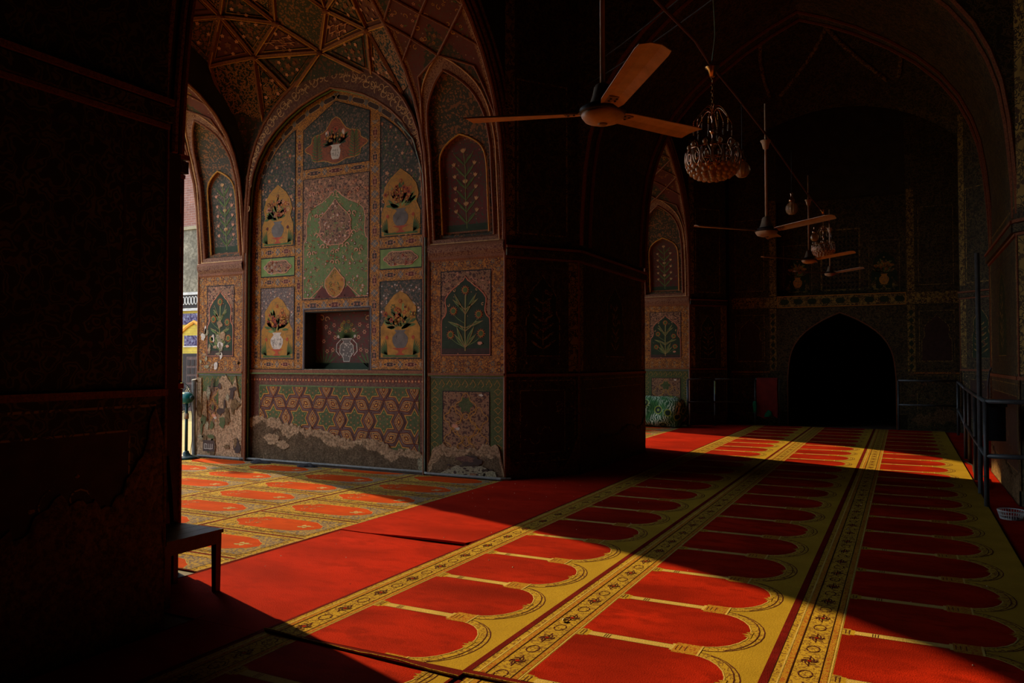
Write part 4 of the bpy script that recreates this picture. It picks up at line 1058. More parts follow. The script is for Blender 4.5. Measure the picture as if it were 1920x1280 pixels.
for c0 in (-2.1, -.36):
    D.rect(c0-.28, 2.92, c0+.28, 3.9, 'pier_orn', 1); D.frame(c0-.30, 2.90, c0+.30, 4.0, .01, 'pier_band', 2)
    D.poly(cusp(c0, 2.94, .50, .85), 'dark_green', 2)
    bouquet(D, c0, 2.94, .46, .8, 3, ('pier_band', 'ochre_line'), 'pier_band', 'ochre_line', 'pier_band', 5)
D.frame(-1.62, 2.95, -.82, 4.3, .03, 'pier_band', 1)
for i in range(9):
    for j in range(12): D.disc(-1.55+.083*i, 3.02+.1*j, .026, 'black_line', 2, 6)
struct(D.build('wall_end_recess_painting'))
m = MB()
for dy in (0, PER): m.box(XK, 3.1+dy, 0, XJ, 3.5+dy, TOP, 'shade_dark')
struct(m.build('wall_portal_near_side'))

# ================================================================== carpets
def slab_edge(m, x0, y0, x1, y1, z0, z1, mat, wob=0, seed=0, lip=0, nx=24):
    """thin carpet body, near edge optionally wavy and lifted"""
    rg = random.Random(seed); vs = []
    f = [y0+wob*(rg.random()-.5)*.4+wob*sin(3.1*i/nx+seed) for i in range(nx+1)]
    for i in range(nx+1):
        x = x0+(x1-x0)*i/nx; up = lip*max(0, sin(pi*min(max((i/nx-.25)/.75, 0), 1)*.62))
        vs += [(x, f[i], z0+up*.5), (x, f[i], z1+up), (x, f[i]+.10, z1+up*.35), (x, f[i]+.3, z1), (x, y1, z1), (x, y1, z0)]
    fs = []
    for i in range(nx):
        for k in range(5): fs.append((i*6+k, (i+1)*6+k, (i+1)*6+k+1, i*6+k+1))
    fs += [(0, 1, 2, 3, 4, 5), tuple(nx*6+k for k in (5, 4, 3, 2, 1, 0))]
    m.mesh(vs, fs, mat); return f
def saff(name, xL, y0, y1, yoff, label, z=.0185, wide=1.20, selv=True, wob=0, seed=1, base=.008, lip=0):
    """prayer carpet roll: niches point to +x, one row of columns every 0.665 m"""
    m = MB(); ya, yb = y0+wob, y0-wob      # near edge runs slightly askew
    m.prism([(xL, ya), (xL+wide, yb), (xL+wide, y1), (xL, y1)], base, z, 'pile_maroon')
    ys = max(ya, yb)+.004
    if lip:   # rolled, slightly lifted near edge
        rg = random.Random(seed)
        m.tube([(xL+wide*k/30, ya+(yb-ya)*k/30, z-.001+lip*max(0, sin(k*.33+seed))*.6+rg.uniform(0, .0015)) for k in range(31)], .0045, 'gold_scroll', 8)
    D = Deco((xL, 0, z), (1, 0, 0), (0, 1, 0), (0, 0, 1), .0004); D.mb = m; D.clip = (0, ys, wide, y1)
    def strip(a, b, mt, l): D.rect(a, ys, b, y1, mt, l)
    strip(.020, .26, 'gold_scroll', 1); strip(.26, 1.185 if selv else wide, 'gold_plain', 1)
    strip(.0, .018, 'pile_maroon', 2); strip(.018, .022, 'pile_dark', 2)
    strip(.05, .058, 'cream_yarn', 3); strip(.062, .088, 'gold_red', 3); strip(.090, .095, 'pile_dark', 3)
    strip(.212, .217, 'pile_dark', 3); strip(.220, .246, 'gold_red', 3); strip(.250, .257, 'cream_yarn', 3)
    if selv:
        strip(1.185, wide, 'pile_maroon', 2); strip(1.205, 1.209, 'pile_dark', 3) if wide > 1.21 else None
    P = .665
    k0 = math.floor((y0-yoff)/P)-1; k1 = math.ceil((y1-yoff)/P)+1
    def cl(pts): return pts
    for k in range(k0, k1):
        b = yoff+k*P; t = b+P; c = (b+t)/2
        if t < ys+.02 or b > y1-.02: continue
        # field: straight sides then a rounded arch with a small cusp at the tip
        r = P/2-.022; ex = .84
        F = [(.262, b+.03), (ex-.09, b+.03), (ex-.09, b+.045), (ex, b+.05)]
        for q in range(13):
            a = -pi/2+pi*q/12; xx = ex+.215*cos(a); yy = c+(r-.035)*sin(a)
            F.append((xx, yy))
        F += [(ex, t-.05), (ex-.09, t-.045), (ex-.09, t-.03), (.262, t-.03)]
        Bd = [(ex+.02, b+.012)]+[(ex+.02+.262*cos(-pi/2+pi*q/14), c+(P/2-.012)*sin(-pi/2+pi*q/14)) for q in range(15)]+[(ex+.02, t-.012)]
        D.poly(cl(Bd), 'gold_scroll', 2); D.stroke(cl(Bd[1:-1]), .006, 'plum_yarn', 3)
        D.poly(cl(F), 'pile_red', 4)
        D.stroke(cl(F[3:-3]), .007, 'cream_yarn', 5)
        D.stroke(cl([(ex+.055+.2*cos(-pi/2+pi*q/14), c+(P/2-.03)*sin(-pi/2+pi*q/14)) for q in range(2, 14)]), .005, 'plum_yarn', 5)
        # cusp leaf at the arch tip
        D.poly(cl([(ex+.225, c-.05), (ex+.19, c-.03), (ex+.205, c-.012), (ex+.175, c), (ex+.205, c+.012), (ex+.19, c+.03), (ex+.225, c+.05)]), 'gold_scroll', 6)
        # column on the near side of each niche
        if 1:
            for (u0, u1, hw, mt, l) in ((.262, .30, .050, 'gold_scroll', 5), (.30, .32, .038, 'gold', 5), (.32, ex-.10, .029, 'cream_yarn', 5), (ex-.10, ex-.085, .045, 'cream_yarn', 6), (ex-.085, ex+.035, .066, 'gold_red', 6), (ex+.035, ex+.045, .07, 'cream_yarn', 6)):
                D.rect(u0, b-hw, u1, b+hw, mt, l)
            for u in (.275, .292, .40, .412, .425, ex-.075, ex-.055, ex-.03): D.rect(u, b-(.032 if u > .5 or u < .3 else .024), u+.004, b+(.032 if u > .5 or u < .3 else .021), 'plum_yarn', 7)
            for s_ in (-1, 1): D.rect(.32, b+s_*.029-.001, ex-.10, b+s_*.029+.001, 'plum_yarn', 7)
        # border blossoms
        for v in (b+.17, b+.17+P/2):
            if ys-.06 < v < y1+.06:
                for a_ in range(6):
                    aa = a_*pi/3; D.stroke([(.153+(.012+.024*q/6)*cos(aa+q*.25), v+(.014+.038*q/6)*sin(aa+q*.25)) for q in range(7)], .007, 'plum_yarn', 4)
                D.disc(.153, v, .011, 'pile_red', 5, 8); D.stroke([(.153, v-.07), (.153, v+.07)], .005, 'plum_yarn', 4); D.stroke([(.115, v), (.192, v)], .006, 'plum_yarn', 4)
            v2 = v+P/4
            if ys-.06 < v2 < y1+.06:
                for s_ in (-1, 1):
                    D.stroke([(.153+s_*.03*cos(q*.6), v2+s_*.045*sin(q*.6)) for q in range(6)], .006, 'plum_yarn', 4)
    o = m.build(name); tag(o, label, 'carpet', 'prayer niche carpet rolls'); return o
YF = 17.55
saff('prayer_carpet', -2.965, 2.99, YF, 3.64, 'gold and red niche carpet roll beside the plain red runner, leftmost of three', wob=.03, seed=1, lip=.012)
saff('prayer_carpet', -1.765, 3.02, YF, 3.73, 'gold and red niche carpet roll in the middle of the three', wob=-.02, seed=3, wide=1.205, lip=.008)
saff('prayer_carpet', -.560, 2.98, YF, 3.67, 'gold and red niche carpet roll next to the metal railing, rightmost of three', wob=.01, seed=5, wide=1.26, selv=False)
saff('prayer_carpet', -2.985, -2.9, 3.06, 3.25, 'short end of niche carpet under the leftmost long roll, near the chair', z=.007, base=.001)
saff('prayer_carpet', -1.760, -2.9, 3.08, 3.38, 'short end of niche carpet under the middle long roll in the foreground', z=.007, base=.001)
saff('prayer_carpet', -.555, -2.9, 3.02, 3.1, 'short end of niche carpet under the rightmost long roll in the foreground', z=.007, base=.001, wide=1.24, selv=False)
def runner(name, x0, y0, x1, y1, z, label, lip=0, base=.001, seed=2, wob=.0, mat='runner_red', rest=None):
    m = MB()
    if rest: slab_edge(m, x0, y0, x1, y0+1, base, z, mat, wob, seed, lip, 16); m.prism([(x0, y0+1), (x1, y0+1)]+rest, base, z, mat)
    else: slab_edge(m, x0, y0, x1, y1, base, z, mat, wob, seed, lip, 16)
    if rest: return tag(m.build(name), label, 'carpet', None)
    # bound edges
    for x in (x0, x1-.012): m.box(x, y0+.4, z, x+.012, y1, z+.0015, 'pile_maroon')
    return tag(m.build(name), label, 'carpet', None)
runner('red_runner', -4.19, 5.10, -2.975, YF, .014, 'plain red carpet runner reaching the far end beside the gold niche carpet', .020, .008, 2, .012, rest=[(-2.975, 17.5), (-3.7, 17.42), (-4.19, 16.84), (-4.19, 12.36), (-3.57, 11.66), (-3.57, 8.90), (-4.19, 8.05)])
runner('red_runner', -4.19, 3.0, -2.975, 5.30, .0075, 'plain red runner piece beside the chair, tucked under the longer red runner', 0, .001, 4)
runner('red_runner', -3.45, -2.9, -2.99, 3.06, .0065, 'plain red runner piece in the dark along the near pier', 0, .001, 6)
runner('red_runner', .715, -2.9, .97, YF, .008, 'plain dark red carpet runner under the metal railing on the right', 0, .001, 8, rest=[(.97, 2.65), (1.6, 3.5), (1.6, 8.05), (.97, 8.9), (.97, 11.66), (1.6, 12.4), (1.6, 16.8), (.97, 17.5), (.715, 17.5)])
def oriental(xL, xR, y0, y1, yoff, P, label, seed):
    m = MB(); z = .010; m.box(xL, y0, .001, xR, y1, z, 'pile_maroon'); w = xR-xL; rg = random.Random(seed)
    D = Deco((xL, 0, z), (1, 0, 0), (0, 1, 0), (0, 0, 1), .0004); D.mb = m
    D.rect(.02, y0+.01, w-.012, y1-.01, 'iwan_gold', 1)
    D.rect(0, y0, .014, y1, 'pile_maroon', 3); D.rect(.03, y0, .036, y1, 'iwan_pale', 2); D.rect(w-.03, y0, w-.022, y1, 'iwan_pale', 2)
    def cl(pts): return [(u, min(max(v, y0+.01), y1-.01)) for u, v in pts]
    for k in range(math.floor((y0-yoff)/P)-1, math.ceil((y1-yoff)/P)+1):
        b = yoff+k*P; c = b+P/2
        if b+P < y0+.1 or b > y1-.1: continue
        D.poly(cl([(.03, b-.012), (w-.03, b-.012), (w-.03, b+.012), (.03, b+.012)]), 'pile_maroon', 4)
        for v in (b-.028, b+.024, b+.055): D.poly(cl([(.05, v), (w-.05, v), (w-.05, v+.007), (.05, v+.007)]), 'iwan_pale' if v != b+.055 else 'plum_yarn', 4)
        D.poly(cl([(.06, b+.07), (w-.07, b+.07), (w-.07, b+P-.06), (.06, b+P-.06)]), 'iwan_gold', 3)
        D.poly(cl([(w*.62, b+.09), (w-.09, b+.09), (w-.09, b+P-.08), (w*.62, b+P-.08)]), 'iwan_grey', 5)
        D.stroke(cl([(.075, b+.085), (w-.085, b+.085), (w-.085, b+P-.075), (.075, b+P-.075)]), .006, 'plum_yarn', 5, True)
        F = [(.10, c-.02), (.13, c-.06), (.24, c-.13), (.27, c-.18), (w*.62, c-.19), (w*.72, c-.17), (w*.80, c-.10), (w*.83, c-.085), (w*.87, c), (w*.83, c+.085), (w*.80, c+.10), (w*.72, c+.17), (w*.62, c+.19), (.27, c+.18), (.24, c+.13), (.13, c+.06), (.10, c+.02)]
        D.poly(cl(F), 'iwan_red', 7); D.stroke(cl(F), .008, 'iwan_pale', 6, True)
        if y0+.3 < c < y1-.2:
            for q in range(4):
                D.leaf(w*.72, c, q*pi/2+.6, .06, .05, 'iwan_pale', 9)
            D.stroke([(w*.72-.06, c-.02), (w*.72+.09, c+.02)], .008, 'iwan_pale', 9); D.disc(w*.72, c, .014, 'iwan_red', 10, 6)
            for q in range(9): D.curl(.24+.02*q, c+.09*sin(q*1.7), .028, q, 1, 'iwan_pale' if q % 2 else 'iwan_grey', 9, .007)
            for q in range(34): D.curl(rg.uniform(.08, w-.1), c+rg.choice((-1, 1))*rg.uniform(.20, .25), .02, rg.random()*6, 1, rg.choice(('plum_yarn', 'iwan_pale', 'greyblue')), 6, .006)
    o = m.build('oriental_carpet'); return tag(o, label, 'carpet', 'patterned carpets in the portal')
oc = []
for a, b_, yo, P, lab, sd in ((-5.375, -4.195, 4.71, .69, 'patterned gold and red portal carpet strip next to the sunlit plain red runner', 1), (-6.64, -5.38, 5.70, .655, 'patterned gold and red portal carpet strip, second from the plain red runner', 2), (-7.90, -6.645, 5.35, .66, 'patterned gold and red portal carpet strip, third from the plain red runner', 3), (-9.16, -7.905, 5.5, .66, 'patterned gold and orange portal carpet strip beside the pedestal fan', 4)):
    oc.append(oriental(a, b_, 3.66, 8.0, yo, P, lab, sd))
for i, o in enumerate(oc[:2]):
    dup(o, (0, PER, 0), 'patterned carpet strip in the far portal, next to the plain red runner' if i == 0 else 'patterned carpet strip deep in the far portal beside the palm print bundle')
# specks of lint
m = MB(); rg = random.Random(21)
for k in range(170):
    x = rg.uniform(-4.1, .6); y = rg.uniform(2.9, 9) if k % 3 else rg.uniform(2.9, 16); r_ = rg.uniform(.002, .0065)
    if x < -3.0 or k % 4 == 0:
        m.mesh([(x+r_*rg.uniform(.5, 1.6)*cos(a), y+r_*rg.uniform(.5, 1.6)*sin(a), .0215+.001) for a in (0, 1.3, 2.5, 3.8, 5.1)]+[(x, y, .027)], [(0, 1, 5), (1, 2, 5), (2, 3, 5), (3, 4, 5), (4, 0, 5), (4, 3, 2, 1, 0)], 'lint')
tag(m.build('lint'), 'tiny white lint specks scattered over the red carpets', 'lint', kind='stuff')
for (x, y, r_, lab) in ((-1.63, 3.83, .014, 'small pale yellow crumb on the gold border of the middle carpet'),):
    m = MB(); m.lathe([(0, 0), (r_, .004), (r_*.8, .012), (0, .016)], 'iwan_pale', n=8, mod=lambda a: 1+.3*sin(3*a)); o = m.build('crumb', loc=(x, y, .021)); tag(o, lab, 'crumb')
# low pipe along the foot of the portal wall, dropped rags
m = MB(); m.tube([(XO+.05, 8.055, .03), (XK, 8.05, .03), (XK+.1, 8.12, .03), (XM, 8.13, .028), (XJ-.1, 8.12, .03), (XJ, 8.05, .028), (XI-.02, 8.04, .03), (XI+.08, 8.10, .028)], .016, 'pipe_grey', 8)
tag(m.build('floor_pipe'), 'thin grey pipe running along the foot of the painted portal wall', 'pipe')
for i, (x, y, lab) in enumerate(((-7.95, 7.93, 'dark crumpled rag at the foot of the star dado, left one'), (-7.05, 7.93, 'dark crumpled rag at the foot of the star dado, right one'))):
    m = MB(); rg = random.Random(i); n = 14
    for (sx, sy, sz) in ((.17, .05, .035), (.09, .04, .05)):
        m.lathe([(0.001, 0), (sx, .004), (sx*.8, sz*.6), (sx*.35, sz), (0, sz*.9)], 'tar', (rg.uniform(-.05, .05), 0, 0), n, mod=lambda a: 1+.3*sin(3*a+sx*40)+.15*sin(7*a))
    o = m.build('rag'); o.location = (x, y, .012); o.scale = (1, .4, 1); tag(o, lab, 'rag')
# vertical green cable on the arris of the recess
m = MB(); m.tube([(XJ-.045, 8.075, .03), (XJ-.04, 8.07, 1.2), (XJ-.05, 8.075, 2.2), (XJ-.045, 8.07, 3.2), (XJ-.08, 8.065, 3.75), (XJ-.22, 8.06, 4.2), (XJ-.45, 8.055, 4.45)], .009, 'cable_green', 8)
tag(m.build('wall_cable'), 'pale green cable running down the right edge of the arched recess', 'cable')
m = MB(); m.tube([(XO-.03, 8.06, 0), (XO-.03, 8.05, 1.1)], .03, 'pipe_grey', 10); m.tube([(XO-.03, 8.06, 1.1), (XO-.03, 8.05, 1.14)], .036, 'pipe_grey', 10)
tag(m.build('standpipe'), 'grey upright pipe at the courtyard edge of the flaking pier', 'pipe')

# ================================================================== ceiling fans
def blade_mesh():
    m = MB(); n = 14; vs = []
    for i in range(n+1):
        t = i/n; x = .115+.605*t; wd = .055+.020*t if t > .05 else .045
        if i == n: wd *= .93
        tw = -.21+.07*t; dz = .034*t
        for j, (q, hh) in enumerate(((-1, -.004), (-.35, .008), (.35, .010), (1, -.002))):
            y = q*wd; vs.append((x+(.012 if i == n and abs(q) < .5 else 0), y*cos(tw), hh+dz+y*sin(tw)))
        for j, (q, hh) in enumerate(((-1, -.006), (-.35, .005), (.35, .007), (1, -.004))):
            y = q*wd; vs.append((x+(.012 if i == n and abs(q) < .5 else 0), y*cos(tw), hh+dz+y*sin(tw)-.002))
    fs = []
    for i in range(n):
        a = i*8; b = a+8
        for j in range(3): fs.append((a+j, a+j+1, b+j+1, b+j)); fs.append((a+4+j, b+4+j, b+5+j, a+5+j))
        fs.append((a, b, b+4, a+4)); fs.append((a+3, a+7, b+7, b+3))
    fs.append((0, 4, 5, 6, 7, 3, 2, 1)); e = n*8; fs.append((e, e+1, e+2, e+3, e+7, e+6, e+5, e+4))
    m.mesh(vs, fs, 'fan_cream'); return m
def ceiling_fan(loc, rz, label, rod=1.15, grp='ceiling fans along the hall'):
    t = thing('ceiling_fan', label, 'ceiling fan', loc, 0, grp)
    m = MB(); m.lathe([(.001, -.050), (.05, -.049), (.088, -.036), (.105, -.014), (.108, 0)], 'fan_cream', n=36); m.build('motor_cover', t, True)
    m = MB(); m.lathe([(.020, -.0515), (.024, -.052), (.020, -.056), (.001, -.057)], 'fan_grime', n=16); m.build('cap', t, True)
    m = MB(); m.lathe([(.107, -.002), (.114, .002), (.116, .014), (.112, .026), (.098, .034), (.06, .042)], 'fan_dark', n=36); m.build('motor_rim', t, True)
    m = MB(); m.lathe([(.075, .036), (.062, .055), (.050, .09), (.042, .13), (.034, .142), (.020, .150), (.0125, .152)], 'fan_grime', n=24); m.build('lower_canopy', t, True)
    m = MB(); m.tube([(0, 0, .14), (0, 0, .14+rod)], .0125, 'fan_cream', 12); m.build('rod', t, True)
    m = MB(); zt = .14+rod*.66; m.lathe([(.0126, zt-.07), (.026, zt-.065), (.034, zt-.03), (.040, zt-.005), (.052, zt+.012), (.052, zt+.018), (.0126, zt+.012)], 'fan_cream', n=24)
    if rod < 1.2: m.build('upper_canopy', t, True)
    for k in range(3):
        a = rz+k*2*pi/3
        b = blade_mesh().build('blade', t); b.rotation_euler = (0, 0, a); b.location = (0, 0, .012)
        m = MB(); m.box(.085, -.028, .004, .20, .028, .010, 'fan_grime')
        for q in (.15, .18):
            for y in (-.015, .015): m.lathe([(0.0065, -.0072), (.006, -.010), (0, -.011)], 'fan_dark', (q, y, .008), 8)
        br = m.build('blade_bracket', b)
    return t
ceiling_fan((-1.315, 3.585, 2.625), R(187.2), 'large cream ceiling fan nearest the camera, its orange lit blades spread wide', 2.9)
ceiling_fan((-1.213, 8.02, 2.70), R(92), 'cream ceiling fan on a long rod, second from the camera, behind the big chandelier', 1.15)
ceiling_fan((-1.262, 12.4, 2.93), R(91), 'cream ceiling fan third from the camera, beside the far chandelier', 1.15)
ceiling_fan((-1.307, 16.7, 3.17), R(88), 'small looking cream ceiling fan farthest from the camera, before the doorway wall', 1.15)

# ================================================================== chandeliers
def chandelier(loc, label, s=1.0):
    t = thing('crystal_chandelier', label, 'chandelier', loc, 0, 'crystal chandeliers at the bay centres'); t.scale = (s, s, s*1.12)
    # z=0 at the bottom of the bowl
    m = MB(); m.lathe([(.018, .80), (.024, .80), (.034, .845), (.060, .868), (.062, .878), (.02, .88), (.004, .885)], 'brass', n=20); m.build('ceiling_cup', t, True)
    m = MB(); z = .56; k = 0
    while z < .81:
        a = [(.010*cos(q), 0, .016*sin(q)) for q in [2*pi*j/10 for j in range(10)]]
        m.tube([(x if k % 2 else 0, 0 if k % 2 else x, z+zz) for x, y, zz in a], .0022, 'brass', 5, True); z += .026; k += 1
    m.build('chain', t, True)
    m = MB(); m.lathe([(.006, .26), (.020, .27), (.024, .29), (.010, .31), (.008, .35), (.020, .37), (.034, .385), (.012, .40), (.009, .47), (.018, .485), (.022, .50), (.008, .52), (.005, .57)], 'dull_brass', n=16); m.build('column', t, True)
    for k in range(12):
        a = 2*pi*k/12; q = .165 if k % 2 else .13; e = 0 if k % 2 else .03; m = MB()
        arc = [(q*u*cos(a), q*u*sin(a), .50+e+.065*sin(pi*min(u*1.0, 1)**.8)-.05*u) for u in [i/10 for i in range(11)]]
        m.tube(arc, .0026, 'dull_brass', 5); arm = m.build('arm', t, True)
        m = MB(); x, y = arc[-1][0], arc[-1][1]; zz = arc[-1][2]
        for j in range(3): m.lathe([(0, -.006), (.006, 0), (0, .006)], 'crystal', (x, y, zz-.01-.014*j), 6)
        m.lathe([(0, -.055), (.005, -.045), (.006, -.01), (0, 0)], 'crystal', (x, y, zz-.05), 6)
        m.build('prism', arm)
    # gallery ring of scrollwork and glass leaves
    m = MB()
    for rr, z in ((.215, .235), (.222, .15), (.205, .10)): m.tube([(rr*cos(2*pi*k/40), rr*sin(2*pi*k/40), z) for k in range(40)], .004, 'dull_brass', 5, True)
    m.build('ring', t, True)
    for k in range(16):
        a = 2*pi*k/16; m = MB()
        def Q(da, r_, z): return (r_*cos(a+da), r_*sin(a+da), z)
        for sg in (-1, 1): m.tube([Q(sg*(.02+.15*sin(u*pi)*(1-.3*u)), .220+.012*sin(u*pi), .10+.135*u) for u in [i/9 for i in range(10)]], .0045, 'dull_brass', 5)
        m.tube([Q(.07*cos(u), .226, .165+.028*sin(u)) for u in [2*pi*i/12 for i in range(12)]], .004, 'dull_brass', 5, True)
        p = m.build('scroll_panel', t, True)
        m = MB(); m.lathe([(0, .105), (.010, .12), (.013, .17), (.008, .22), (0, .235)], 'crystal', Q(.19, .222, 0), 6); m.build('glass_drop', p)
    for k in range(10):
        a = 2*pi*k/10+.2; m = MB()
        m.tube([(.14*cos(a), .14*sin(a), .24), (.16*cos(a), .16*sin(a), .29), (.185*cos(a), .185*sin(a), .30), (.195*cos(a), .195*sin(a), .275)], .003, 'dull_brass', 5)
        p = m.build('upper_arm', t, True); m = MB(); m.lathe([(.021*sin(pi*j/8)+1e-5, -.021*cos(pi*j/8)) for j in range(9)], 'amber_glass', (.195*cos(a), .195*sin(a), .268), 12); m.build('glass_ball', p, True)
    # bowl of glass balls: rings narrowing to the bottom
    ball = None
    for (rr, z, n) in ((.200, .088, 20), (.178, .060, 18), (.145, .038, 15), (.105, .024, 11), (.062, .014, 7), (.0, .008, 1)):
        for k in range(n):
            a = 2*pi*(k+.5*(n % 2))/n; p = (rr*cos(a), rr*sin(a), z+.012)
            if ball is None:
                m = MB(); m.lathe([(.0245*sin(pi*j/8)+1e-5, -.0245*cos(pi*j/8)) for j in range(9)], 'amber_glass', n=12); ball = m.build('crystal_ball', t, True, p)
            else: c = ball.copy(); C.objects.link(c); c.parent = t; c.location = p
    m = MB(); m.lathe([(.19, .10), (.165, .075), (.13, .055), (.09, .04), (.03, .032), (0.001, .03)], 'brass', n=24); m.build('bowl_frame', t, True)
    return t
chandelier((-1.257, 5.8, 2.745), 'large crystal chandelier with a bowl of amber glass balls, nearest the camera', .88)
c2 = chandelier((-1.245, 14.6, 3.235), 'small looking crystal chandelier far down the hall, between the farther fans', .86)
def globe(loc, s, L, label):
    t = thing('globe_lantern', label, 'lantern', loc, 0, 'ribbed glass globe lanterns')
    m = MB(); m.lathe([(.002, -.062), (.03, -.058), (.052, -.035), (.062, 0), (.058, .03), (.040, .058), (.024, .072)], 'amber_glass', n=48, mod=lambda a: 1+.05*cos(12*a)); g = m.build('glass_globe', t, True)
    m = MB(); m.lathe([(.024, .07), (.034, .08), (.032, .10), (.018, .115), (.012, .15), (.02, .16), (.006, .175)], 'dull_brass', n=20); m.build('cap', t, True)
    m = MB(); m.tube([(0, 0, .17), (.002, 0, .17+L/2), (0, 0, .17+L)], .0035, 'cable_black', 6); m.build('cord', t)
    t.scale = (s, s, 1) if False else (s, s, s); return t
globe((-1.172, 6.5, 2.975), 1.0, .38, 'ribbed glass globe lantern hanging just right of the big chandelier')
globe((-1.09, 9.0, 3.09), 1.05, .45, 'faint ribbed glass globe lantern above the second fan, against the dark vault')
globe((-1.20, 12.6, 3.30), .95, .35, 'small ribbed glass globe lantern beside the far chandelier')
# conduit carrying fans and lamps; stay wires
m = MB(); cz = lambda y: 3.60+.035*(y-5.8) if y > 5.8 else 3.62-.12*(5.8-y)*.35
P = [(-1.14, 2.4, 3.12), (-1.16, 3.9, 3.32), (-1.24, 5.2, 3.58), (-1.28, 5.8, 3.645), (-1.25, 6.6, 3.66), (-1.20, 8.02, 3.665), (-1.23, 10, 3.78), (-1.27, 12.4, 3.93), (-1.25, 14.6, 4.05), (-1.29, 16.7, 4.16), (-1.3, 17.9, 4.22)]
m.tube(P, .011, 'rust_pipe', 8); tag(m.build('conduit'), 'dark conduit pipe sagging along the hall that the fans and lamps hang from', 'conduit')
for (a, b_, lab) in (((.97, 2.62, 3.58), (-3.63, 8.96, 4.80), 'thin stay wire crossing the hall behind the near fan, upper one'), ((.97, 2.60, 3.80), (-3.63, 9.02, 5.02), 'thin stay wire crossing the hall behind the near fan, lower one')):
    a, b_ = Vector(a), Vector(b_); m = MB(); m.tube([a.lerp(b_, t/12)-Vector((0, 0, .12*sin(pi*t/12))) for t in range(13)], .006, 'cable_black', 5); tag(m.build('stay_wire'), lab, 'wire')
m = MB(); m.tube([(-1.26, 5.8, 3.64), (-1.235, 5.8, 3.85), (-1.255, 5.81, 4.3), (-1.26, 5.8, 8.0)], .004, 'cable_green', 6); tag(m.build('hanging_cord'), 'thin pale cord above the big chandelier', 'cord')

# ================================================================== chair beside the near pier
t = thing('wooden_chair', 'old dark wooden chair tucked against the near pier at the edge of the red carpet', 'chair', (-3.93, 3.23, 0.008))
sw, sd, sh = .205, .20, .375
m = MB()
for k in range(4): m.box(-sw-.01+k*(2*sw+.02)/4+.002, -sd, sh-.022, -sw-.01+(k+1)*(2*sw+.02)/4-.002, sd+.01, sh, 'wood_dark')
m.build('seat', t)
m = MB(); m.box(-sw, sd-.028, sh-.085, sw, sd-.006, sh-.022, 'wood_dark'); m.box(-sw, -sd+.006, sh-.085, sw, -sd+.028, sh-.022, 'wood_dark')
m.box(-sw, -sd, sh-.085, -sw+.022, sd, sh-.022, 'wood_dark'); m.box(sw-.022, -sd, sh-.085, sw, sd, sh-.022, 'wood_dark'); m.build('apron', t)
for (x, y) in ((sw-.02, sd-.02), (sw-.02, -sd+.02)):
    m = MB(); r_ = .021; vs = [(x+a, y+b_, 0) for a, b_ in ((-.017, -.017), (.017, -.017), (.017, .017), (-.017, .017))]+[(x+a, y+b_, sh-.02) for a, b_ in ((-r_, -r_), (r_, -r_), (r_, r_), (-r_, r_))]
    m.mesh(vs, [(3, 2, 1, 0), (4, 5, 6, 7), (0, 1, 5, 4), (1, 2, 6, 5), (2, 3, 7, 6), (3, 0, 4, 7)], 'wood_dark'); m.build('leg', t)
for y in (sd-.02, -sd+.02):
    m = MB(); vs = []
    for (x, z) in ((-sw+.02, 0), (-sw+.02, sh), (-sw-.0, sh+.2), (-sw-.035, sh+.42)):
        vs += [(x-.018, y-.016, z), (x+.018, y-.016, z), (x+.018, y+.016, z), (x-.018, y+.016, z)]
    fs = [(3, 2, 1, 0), (12, 13, 14, 15)]
    for i in range(3):
        for k in range(4): fs.append((i*4+k, i*4+(k+1) % 4, i*4+4+(k+1) % 4, i*4+4+k))
    m.mesh(vs, fs, 'wood_dark'); m.build('rear_leg', t)
for z in (.16, .36):
    m = MB(); x = -sw-.01-.02*z/.2; m.box(x-.010, -sd+.02, sh+z-.03, x+.008, sd-.02, sh+z+.035, 'wood_dark'); m.build('back_slat', t)

# ================================================================== pedestal fan at the courtyard edge
t = thing('pedestal_fan', 'teal pedestal fan standing at the courtyard edge of the portal', 'fan', (-9.22, 7.83, 0))
m = MB(); m.lathe([(.18, .01), (.18, .03), (.15, .045), (.06, .06), (.045, .09), (.035, .12)], 'teal_dark', n=32); m.build('base', t, True)
m = MB(); m.tube([(0, 0, .08), (0, 0, .82)], .022, 'teal_dark', 12); m.tube([(0, 0, .58), (0, 0, .66)], .032, 'fan_grime', 12); m.build('pole', t, True)
m = MB(); ax = Vector((.93, -.1, .02)).normalized()
def lathe_axis(m, prof, org, ax, mt, n=20):
    q = ax.to_track_quat('Z', 'Y').to_matrix(); b = MB(); b.lathe(prof, mt, n=n); m.mesh([Vector(org)+q @ Vector(v) for v in b.v], b.f, mt)
lathe_axis(m, [(.001, -.16), (.05, -.16), (.078, -.14), (.085, -.05), (.085, .05), (.07, .10), (.035, .13), (.001, .135)], (-.03, 0, .88), ax, 'teal'); m.build('motor_housing', t, True)
m = MB(); lathe_axis(m, [(.0, -.02), (.03, -.02), (.03, .03), (0, .035)], (.11, -.012, .885), ax, 'teal_dark'); m.build('knob', t, True)
m = MB(); q = ax.to_track_quat('Z', 'Y').to_matrix(); o0 = Vector((-.22, .02, .88))
def ring(r_, d, rr=.003): m.tube([o0+q @ Vector((r_*cos(2*pi*k/32), r_*sin(2*pi*k/32), d)) for k in range(32)], rr, 'teal_dark', 5, True)
ring(.24, 0, .006); ring(.17, -.06); ring(.17, .06); ring(.06, -.08); ring(.06, .08)
for k in range(40):
    a = 2*pi*k/40; m.tube([o0+q @ Vector((r_*cos(a), r_*sin(a), d)) for r_, d in ((.03, -.085), (.17, -.06), (.24, 0), (.17, .06), (.03, .085))], .0018, 'teal_dark', 4)
m.build('guard', t)
